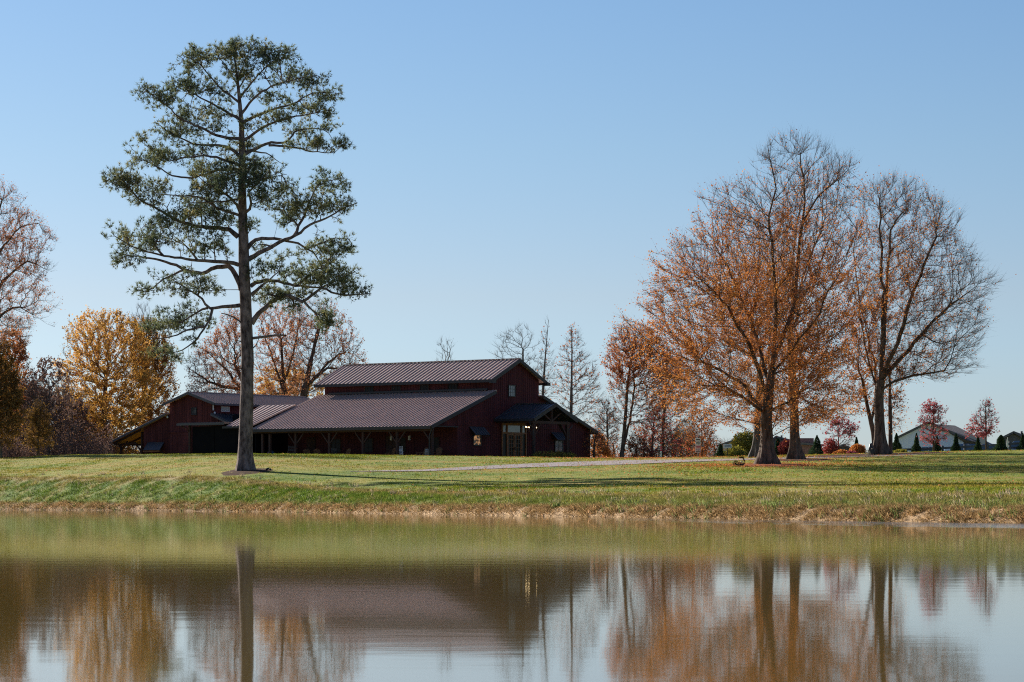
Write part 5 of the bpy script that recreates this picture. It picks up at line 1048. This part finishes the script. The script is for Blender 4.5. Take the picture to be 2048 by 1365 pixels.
def tufts(name, label, n, cmin, cmax, s0, s1, h0, h1, mat, seed):
    rs = np.random.RandomState(seed); P0 = []; H = []
    for _ in range(n):
        c = rs.uniform(cmin, cmax); ds, zs, sh = knots(c); D = sh+rs.uniform(s0, s1)**1.0; x = (c-1024)*D/F; z = float(pchip(ds, zs, np.array([D]))[0]); k = 9
        P0 += [(x+a, D+b, z-.02) for a, b in rs.normal(0, .07, (k, 2))]; H += list(rs.uniform(h0, h1, k))
    V, f = spikes(np.array(P0), np.array([0, 0, 1.])+rs.normal(0, .45, (len(P0), 3))*[1, 1, .2], np.array(H), .014)
    o = link(name, np_mesh(name, V, [f]), M[mat]); return tag(o, label, 'grass', kind='stuff')
M['dry_stalk'] = plain('dry_stalks', (.50, .38, .22), .9, .4, 5); M['green_stalk'] = plain('green_stalks', (.20, .26, .05), .9, .4, 5)
tufts('weed_tufts', 'dry pale weed stalks standing out of the rough bank', 420, -40, 2090, .4, 16, .14, .36, 'dry_stalk', 21)
tufts('green_tufts', 'green tufts growing here and there in the straw at the waterline', 500, -40, 2090, -.1, 5, .15, .42, 'green_stalk', 22)
def disc(name, c, rx, ry, mat, lift=.02, seed=0):
    V = [(c[0], c[1], zground(c[0], c[1])+lift+.05)]; n = 40
    for r in (.35, .7, 1.0):
        for j in range(n):
            t = 2*math.pi*j/n; q = r*(1+.12*mn.noise(Vector((math.cos(t)*2, math.sin(t)*2, seed)))); x = c[0]+rx*q*math.cos(t); y = c[1]+ry*q*math.sin(t); V.append((x, y, zground(x, y)+(lift+.04 if r < 1 else -.02)))
    F_ = [(0, 1+j, 1+(j+1) % n) for j in range(n)]; Q = [(1+k*n+j, 1+(k+1)*n+j, 1+(k+1)*n+(j+1) % n, 1+k*n+(j+1) % n) for k in range(2) for j in range(n)]
    return tag(link(name, np_mesh(name, V, [F_, Q], True), M[mat]), kind='structure')
M['mulch'] = plain('bark_mulch', (.085, .05, .036), .95, .5, 9, bump=.7, bscale=14, spec=.03)
M['leaf_bed'] = plain('leaf_covered_bed', (.26, .09, .05), .95, .5, 9, bump=.6, bscale=14, spec=.03)
disc('mulch_bed', on(494, 185.5), 1.9, 3.2, 'mulch', seed=1); disc('mulch_bed', on(1540, 188.5), 3.0, 3.6, 'leaf_bed', seed=2); disc('mulch_bed', on(1600, 204), 2.6, 3.0, 'mulch', seed=3); disc('mulch_bed', on(1755, 215), 6.5, 4.0, 'mulch', seed=4)

# ------------------------------------------------------------------ split rail fence
fence = empty('rail_fence', on(1950, 262), 'weathered three-rail wooden fence in front of the parked cars', 'fence')
fl = Vector(fence.location); fx = np.arange(1795, 2130, 45.0)
def fz(px): return float(np.interp(px, [1795, 1850, 1940, 2048, 2130], [5.30, 5.36, 5.62, 6.0, 6.2]))
fD = lambda px: 262+(px-1795)*.02
for px in fx:
    D = fD(px); x = (px-1024)*D/F; mb = MB(); mb.box(Vector((x, D, fz(px)-.65))-fl, (.2, .2, 1.6)); mb.build('post', M['grey_wood'], fence)
for a, b in zip(fx[:-1], fx[1:]):
    for k in (.08, .45, .82):
        mb = MB(); A = Vector(((a-1024)*fD(a)/F, fD(a)-.09, fz(a)-k)); B = Vector(((b-1024)*fD(b)/F, fD(b)-.09, fz(b)-k)); mb.bar(A-fl, B-fl, .05, .19); mb.build('rail', M['grey_wood'], fence)

# ------------------------------------------------------------------ parked cars
def loft(mb, secs):
    n = len(secs[0]); b = len(mb.v); fs = []
    for i in range(len(secs)-1):
        for j in range(n): fs.append((i*n+j, i*n+(j+1) % n, (i+1)*n+(j+1) % n, (i+1)*n+j))
    fs += [tuple(range(n))[::-1], tuple((len(secs)-1)*n+j for j in range(n))]
    mb.add([p for s in secs for p in s], fs, False)
def make_car(label, col, L=4.6, Wd=1.85, H=1.65, suv=True, loc=(0, 0, 0), rz=0, rack=False):
    root = empty('parked_car', loc, label, 'car', 'cars parked beyond the rail fence', rz)
    pm = paint('car_paint', col); hb = H*.56
    def sec(x, w0, w1, z0, z1, r=.07): return [(x, -w1/2+r, z1), (x, -w0/2, z1-.12), (x, -w0/2, z0+.1), (x, -w0/2+.1, z0), (x, w0/2-.1, z0), (x, w0/2, z0+.1), (x, w0/2, z1-.12), (x, w1/2-r, z1)]
    mb = MB(); st = [(-L/2, Wd*.86, Wd*.8, .42, hb*.86), (-L/2+.12, Wd*.95, Wd*.88, .3, hb*.97), (-L*.28, Wd, Wd*.92, .24, hb), (0, Wd, Wd*.92, .24, hb*1.0), (L*.2, Wd, Wd*.92, .24, hb*.99), (L*.38, Wd*.97, Wd*.86, .24, hb*.9), (L/2-.1, Wd*.9, Wd*.78, .3, hb*.78), (L/2, Wd*.8, Wd*.7, .4, hb*.68)]
    loft(mb, [sec(*q) for q in st]); mb.build('body', pm, root)
    # cabin: glass house and roof panel
    xr = -L*.46 if suv else -L*.40; xt0 = -L*.40 if suv else -L*.22; xt1 = L*.05; xf = L*.22; zt = H-.06
    def cs(x, w, z): return [(x, -w/2, hb-.03), (x, -w/2*.86, z), (x, w/2*.86, z), (x, w/2, hb-.03)]
    mb = MB(); loft(mb, [cs(xr, Wd*.88, hb+.01), cs(xt0, Wd*.88, zt), cs(xt1, Wd*.88, zt), cs(xf, Wd*.88, hb+.01)]); mb.build('windows', M['car_glass'], root)
    mb = MB(); zs = [(xt0-.06, zt-.03), (xt0+.05, zt+.03), ((xt0+xt1)/2, zt+.07), (xt1, zt+.02), (xt1+.12, zt-.05)]
    loft(mb, [[(x, -Wd*.385, z-.05), (x, -Wd*.36, z), (x, Wd*.36, z), (x, Wd*.385, z-.05)] for x, z in zs])
    for s in (-1, 1):
        for xa, za, xb, zb in ((xr, hb, xt0, zt), (xf, hb, xt1, zt), (-L*.1, hb, -L*.1, zt)): mb.bar((xa, s*Wd*.44, za), (xb, s*Wd*.38, zb), .05, .07)
    mb.build('roof', pm, root)
    if rack:
        mb = MB()
        for s in (-1, 1): mb.bar((xt0+.1, s*Wd*.33, zt+.12), (xt1-.1, s*Wd*.33, zt+.12), .03, .03)
        mb.build('roof_rails', M['chrome'], root)
    for x in (-L*.31, L*.31):
        for s in (-1, 1):
            w_ = MB(); pts = [(x, s*(Wd/2-.2), .33), (x, s*(Wd/2+.01), .33)]; w_.tube(pts, .33, 20); wo = w_.build('wheel', M['rubber'], root)
            w_ = MB(); w_.tube([(x, s*(Wd/2-.02), .33), (x, s*(Wd/2+.025), .33)], .2, 14); link('rim', w_.mesh(), M['chrome'], wo)
    for s in (-1, 1):
        mb = MB(); mb.box((L/2-.06, s*Wd*.31, hb*.72), (.12, .3, .14)); mb.build('headlight', M['chrome'], root)
        mb = MB(); mb.box((-L/2+.02, s*Wd*.34, hb*.82), (.08, .2, .2)); mb.build('tail_light', M['sign_red'], root)
        mb = MB(); mb.box((L*.17, s*(Wd/2+.08), hb+.08), (.1, .16, .12)); mb.build('mirror', pm, root)
    return root
for (lab, col, px, D, z, rz, H, suv, rk) in [
    ('white-roofed estate car parked first from the left, behind the fence', (.80, .81, .84), 1850, 292, 4.42, 165, 1.62, True, True),
    ('tall dark blue utility car parked under the brown roof, behind the fence', (.06, .13, .30), 1920, 296, 4.52, 165, 1.86, True, False),
    ('mid blue saloon car parked beside the near bushy conifer, behind the fence', (.10, .20, .48), 1972, 296, 4.74, 165, 1.66, False, False),
    ('pale blue-grey car at the right edge, behind the highest stretch of the fence', (.26, .38, .55), 2034, 298, 4.9, 165, 1.85, True, False)]:
    x = (px-1024)*D/F; make_car(lab, col, 4.6, 1.86, H, suv, (x, D, z), R(rz), rk)

# ------------------------------------------------------------------ signs
def sign_board(mb_parent, c, w_, h, mat, ink, lines, name='board'):
    loc = Vector(mb_parent.location); c = Vector(c)-loc; mb = MB(); mb.box(c, (w_, .04, h)); b = mb.build(name, M[mat], mb_parent)
    ik = MB(); rs = random.Random(int(abs(c.z)*1000)+lines)
    for k in range(lines):
        z = c.z+h*(.5-(k+.7)/(lines+.4)); x = c.x-w_*.38
        while x < c.x+w_*.36:
            ww = rs.uniform(.035, .11)*w_/.8; ik.box((x+ww/2, c.y-.028, z), (ww, .012, h*.42/lines)); x += ww+.02*w_/.8
    ik.build('lettering', M[ink], b); return b
q = on(1396, 232); sp = empty('sign_post', q, 'post with stacked white and pink placards at the edge of the drive', 'sign')
mb = MB(); mb.box((0, 0, .75), (.07, .07, 1.7)); mb.build('post', M['grey_wood'], sp)
q = Vector(q)
for z, h, m_, ink, ln in ((1.42, .26, 'sign_white', 'sign_ink', 1), (1.14, .24, 'sign_white', 'sign_ink', 2), (.84, .26, 'sign_pink', 'sign_red', 1), (.54, .28, 'sign_pink', 'sign_ink', 2)):
    sign_board(sp, q+Vector((0, -.06, z)), .40, h, m_, ink, ln, 'placard')
q = Vector(on(1455, 250)); q.z = 4.3; sp = empty('notice_board', q, 'white notice board with two lines of dark lettering on a thin post', 'sign')
mb = MB(); mb.box((0, .04, .55), (.06, .06, 1.3)); mb.build('post', M['black_metal'], sp); sign_board(sp, q+Vector((0, 0, 1.02)), .70, .34, 'sign_white', 'sign_ink', 2)
q = Vector(on(1319, 252)); sp = empty('banner_pole', q, 'narrow upright banner, red above and white below, on a dark post by the drive', 'sign')
mb = MB(); mb.box((-.04, 0, .6), (.10, .10, 1.35)); mb.build('post', M['black_metal'], sp)
mb = MB(); mb.box((.12, -.02, 1.02), (.16, .03, .42)); mb.build('banner_top', M['sign_red'], sp); mb = MB(); mb.box((.12, -.02, .47), (.16, .03, .66)); bb = mb.build('banner', M['sign_white'], sp)
mb = MB()
for k in range(5): mb.box((.12, -.04, .72-.125*k), (.09, .01, .025)); mb.box((.09 if k % 2 else .15, -.04, .68-.125*k), (.025, .01, .08))
mb.build('lettering', M['sign_ink'], bb)
mb = MB(); mb.box((.12, -.04, 1.1), (.03, .01, .14)); mb.box((.12, -.04, .95), (.08, .01, .03)); mb.build('lettering', M['sign_white'], bb)
q = Vector(on(2015, 262)); q.z = 5.2; sp = empty('post_sign', q, 'small white triangular-topped marker standing on the fence line', 'sign'); mb = MB(); mb.prism([(-.09, 0, 0), (.09, 0, 0), (.07, 0, .8), (.0, 0, 1.15), (-.07, 0, .8)], (0, .04, 0)); mb.build('panel', M['white'], sp); mb = MB(); mb.box((0, .06, .2), (.05, .04, 1.2)); mb.build('post', M['grey_wood'], sp)

# ------------------------------------------------------------------ garden pieces
q = on(1480, 186); pl = empty('iron_implement', q, 'rusty old farm implement with a curled seat, on the leaves left of the largest oak', 'garden ornament')
mb = MB(); mb.tube([(-.28, 0, .12), (-.1, 0, .05), (.12, 0, .06), (.26, 0, .18), (.28, 0, .36), (.22, 0, .5), (.1, 0, .58)], [.05, .06, .07, .06, .05, .04, .03], 8); mb.build('frame', M['rust'], pl)
mb = MB(); mb.lathe((.08, 0, .52), [(.02, 0), (.12, .01), (.2, .06), (.21, .10), (.19, .08), (.1, .03)], 14, .8); mb.build('seat', M['rust'], pl)
for x, z, r in ((-.28, .17, .17), (.02, .14, .13)):
    mb = MB(); t_ = [(x+r*math.cos(a*math.pi/8), .06, z+r*math.sin(a*math.pi/8)) for a in range(17)]; mb.tube(t_, .03, 6, False)
    for a in range(4): mb.bar((x-r*math.cos(a*math.pi/4), .06, z-r*math.sin(a*math.pi/4)), (x+r*math.cos(a*math.pi/4), .06, z+r*math.sin(a*math.pi/4)), .025, .03)
    mb.build('wheel', M['rust'], pl)
mb = MB(); mb.lathe((.1, -.1, .2), [(.03, 0), (.06, .05), (.05, .12), (.02, .15)], 8); mb.build('hub_cap', M['cream'], pl)
q = on(1741, 212); pl = empty('old_hay_rake', q, 'dark old implement with a small pale wheel, leaning at the half bare oak', 'garden ornament')
mb = MB(); mb.tube([(-.12, 0, .1), (-.05, 0, .5), (.02, 0, .85), (.14, 0, 1.0)], [.06, .10, .09, .04], 8); mb.tube([(.30, 0, .02), (.22, 0, .4), (.16, 0, .75), (.1, 0, .98)], .035, 6); mb.bar((-.1, 0, .35), (.24, 0, .35), .12, .30); mb.bar((-.05, 0, .62), (.2, 0, .66), .1, .22); mb.build('frame', M['black_metal'], pl)
mb = MB(); mb.tube([(-.02, -.07, .3), (.02, -.07, .6), (.06, -.07, .86), (.2, -.05, .96)], .03, 6); mb.tube([(.05, -.08, .9), (.2, -.08, .6), (.3, -.08, .3), (.12, -.08, .02)], .025, 6); mb.build('handle', M['grey_wood'], pl)
for x in (-.24, -.14):
    mb = MB(); r = .20 if x < -.2 else .15; t_ = [(x+r*.65*math.cos(a*math.pi/8), -.1, .22+r*math.sin(a*math.pi/8)) for a in range(17)]; mb.tube(t_, .03, 6, False)
    for a in range(3): mb.bar((x-r*.6*math.cos(a*math.pi/3), -.1, .22-r*math.sin(a*math.pi/3)), (x+r*.6*math.cos(a*math.pi/3), -.1, .22+r*math.sin(a*math.pi/3)), .02, .02)
    mb.build('wheel', M['cream'], pl)
q = on(536, 184.5); pl = empty('spotlight', q, 'small black ground spotlight on the mulch right of the pine trunk', 'light')
mb = MB(); mb.tube([(0, 0, 0), (0, 0, .14)], .025, 6); mb.build('stake', M['black_metal'], pl); mb = MB(); mb.tube([(-.14, 0, .12), (-.02, 0, .18), (.1, 0, .22)], [.07, .06, .04], 10); mb.tube([(.1, .06, .1), (.2, .05, .16)], .06, 8); mb.build('lamp_head', M['black_metal'], pl)

# ------------------------------------------------------------------ porch furniture
def adirondack(label, u, v, rz):
    root = empty('adirondack_chair', W(u, v, 4.48), label, 'chair', 'slatted wooden chairs along the barn porch', rz)
    def s(mb, nm): return mb.build(nm, M['slat_wood'], root)
    mb = MB()
    for k in range(6): mb.box((0, -.25+.1*k, .36-.022*k), (.52, .085, .025))
    s(mb, 'seat')
    mb = MB(); n = 7
    for k in range(n): x = -.27+.09*k; h = .84-.9*(x*x)*1.6; mb.bar((x*.8, .26, .22), (x*1.12, .26+.30*h/.8, .22+h), .075, .02, (0, -1, .3))
    mb.bar((-.28, .43, .62), (.28, .43, .62), .02, .07); s(mb, 'backrest')
    for sx in (-1, 1):
        mb = MB(); mb.box((sx*.33, .03, .57), (.13, .74, .025)); s(mb, 'armrest')
        mb = MB(); mb.box((sx*.30, -.27, .28), (.03, .1, .56)); s(mb, 'leg'); mb = MB(); mb.bar((sx*.27, -.3, .33), (sx*.27, .5, .03), .03, .11); s(mb, 'leg')
    return root
# the chairs face along the porch or out to the pond
CH_ = [(616, 'leftmost slatted chair on the porch, one of two standing close together', 20), (635, 'second slatted chair from the left, close to the first one', 10), (689, 'slatted chair alone between the third and fourth porch posts', -50), (779, 'slatted chair turned left, just left of the fifth porch post', -60), (842, 'slatted chair turned left, just left of the wooden barrel', -60), (873, 'slatted chair just right of the corner post of the porch', -30)]
for px, lab, dg in CH_:
    v = 1.7 if px < 860 else 2.6; k = (px-1024)/F; ax = O0.x+v*VV.x; ay = O0.y+v*VV.y; u = (k*ay-ax)/(UU.x-k*UU.y)
    adirondack(lab, u, v, R(dg))
def uon(px, v): k = (px-1024)/F; ax = O0.x+v*VV.x; ay = O0.y+v*VV.y; return (k*ay-ax)/(UU.x-k*UU.y)
def rocker(label, px, v, mat, rz, sc=1.0):
    root = empty('rocking_chair', W(uon(px, v), v, 4.48), label, 'rocking chair', None, rz); root.scale = (sc,)*3
    mb = MB(); mb.box((0, 0, .42), (.5, .46, .04)); mb.build('seat', M[mat], root)
    mb = MB()
    for sx in (-.24, .24): mb.bar((sx, .22, .1), (sx, .34, 1.15), .035, .035)
    for k in range(6): z = .52+.11*k; mb.bar((-.24, .255+.011*k*1.1, z), (.24, .255+.011*k*1.1, z), .02, .06)
    mb.build('backrest', M[mat], root)
    for sx in (-1, 1):
        mb = MB(); mb.bar((sx*.24, -.2, .1), (sx*.24, -.2, .64), .035, .035); mb.build('leg', M[mat], root)
        mb = MB(); mb.box((sx*.26, .02, .65), (.07, .5, .025)); mb.build('armrest', M[mat], root)
        mb = MB(); mb.tube([(sx*.24, -.42, .1), (sx*.24, -.2, .04), (sx*.24, .05, .02), (sx*.24, .3, .05), (sx*.24, .52, .13)], .02, 6); mb.build('rocker', M[mat], root)
rocker('pale slatted rocking chair just right of the fifth porch post', 800, 1.5, 'sign_white', R(5), 1.05)
rocker('dark slatted rocking chair between the third and fourth porch posts', 667, 2.0, 'grey_wood', R(0))
rocker('tall dark slatted rocking chair left of the second porch post', 582, 2.2, 'grey_wood', R(0), 1.25)
br = empty('barrel', W(uon(856, 1.0), 1.0, 4.48), 'old wooden barrel with pale hoops beside the corner post of the porch', 'barrel')
mb = MB(); mb.lathe((0, 0, 0), [(.25, 0), (.30, .2), (.325, .45), (.30, .7), (.25, .9), (.23, .88)], 20); bo = mb.build('staves', M['oak_barrel'], br)
for z, r in ((.06, .268), (.25, .309), (.65, .309), (.84, .268)): mb = MB(); mb.lathe((0, 0, z-.02), [(r, 0), (r+.006, .02), (r, .04)], 20); mb.build('hoop', M['chrome'], br)
bu = empty('cloth_bundle', W(uon(541, 1.6), 1.6, 4.48), 'rounded bundle under blue and dusty pink cloth at the left end of the porch', 'bundle')
mb = MB(); mb.lathe((.1, 0, 0), [(.32, 0), (.36, .3), (.33, .62), (.22, .85), (.06, .95)], 18, .8); mb.build('blue_cover', M['cloth_blue'], bu)
mb = MB(); mb.lathe((-.16, -.12, 0), [(.22, 0), (.21, .3), (.17, .6), (.08, .8), (.02, .86)], 14, .6); mb.build('pink_cover', M['cloth_pink'], bu)
mb = MB(); mb.box((.3, -.2, .62), (.12, .06, .1)); mb.build('tag', M['sign_white'], bu)
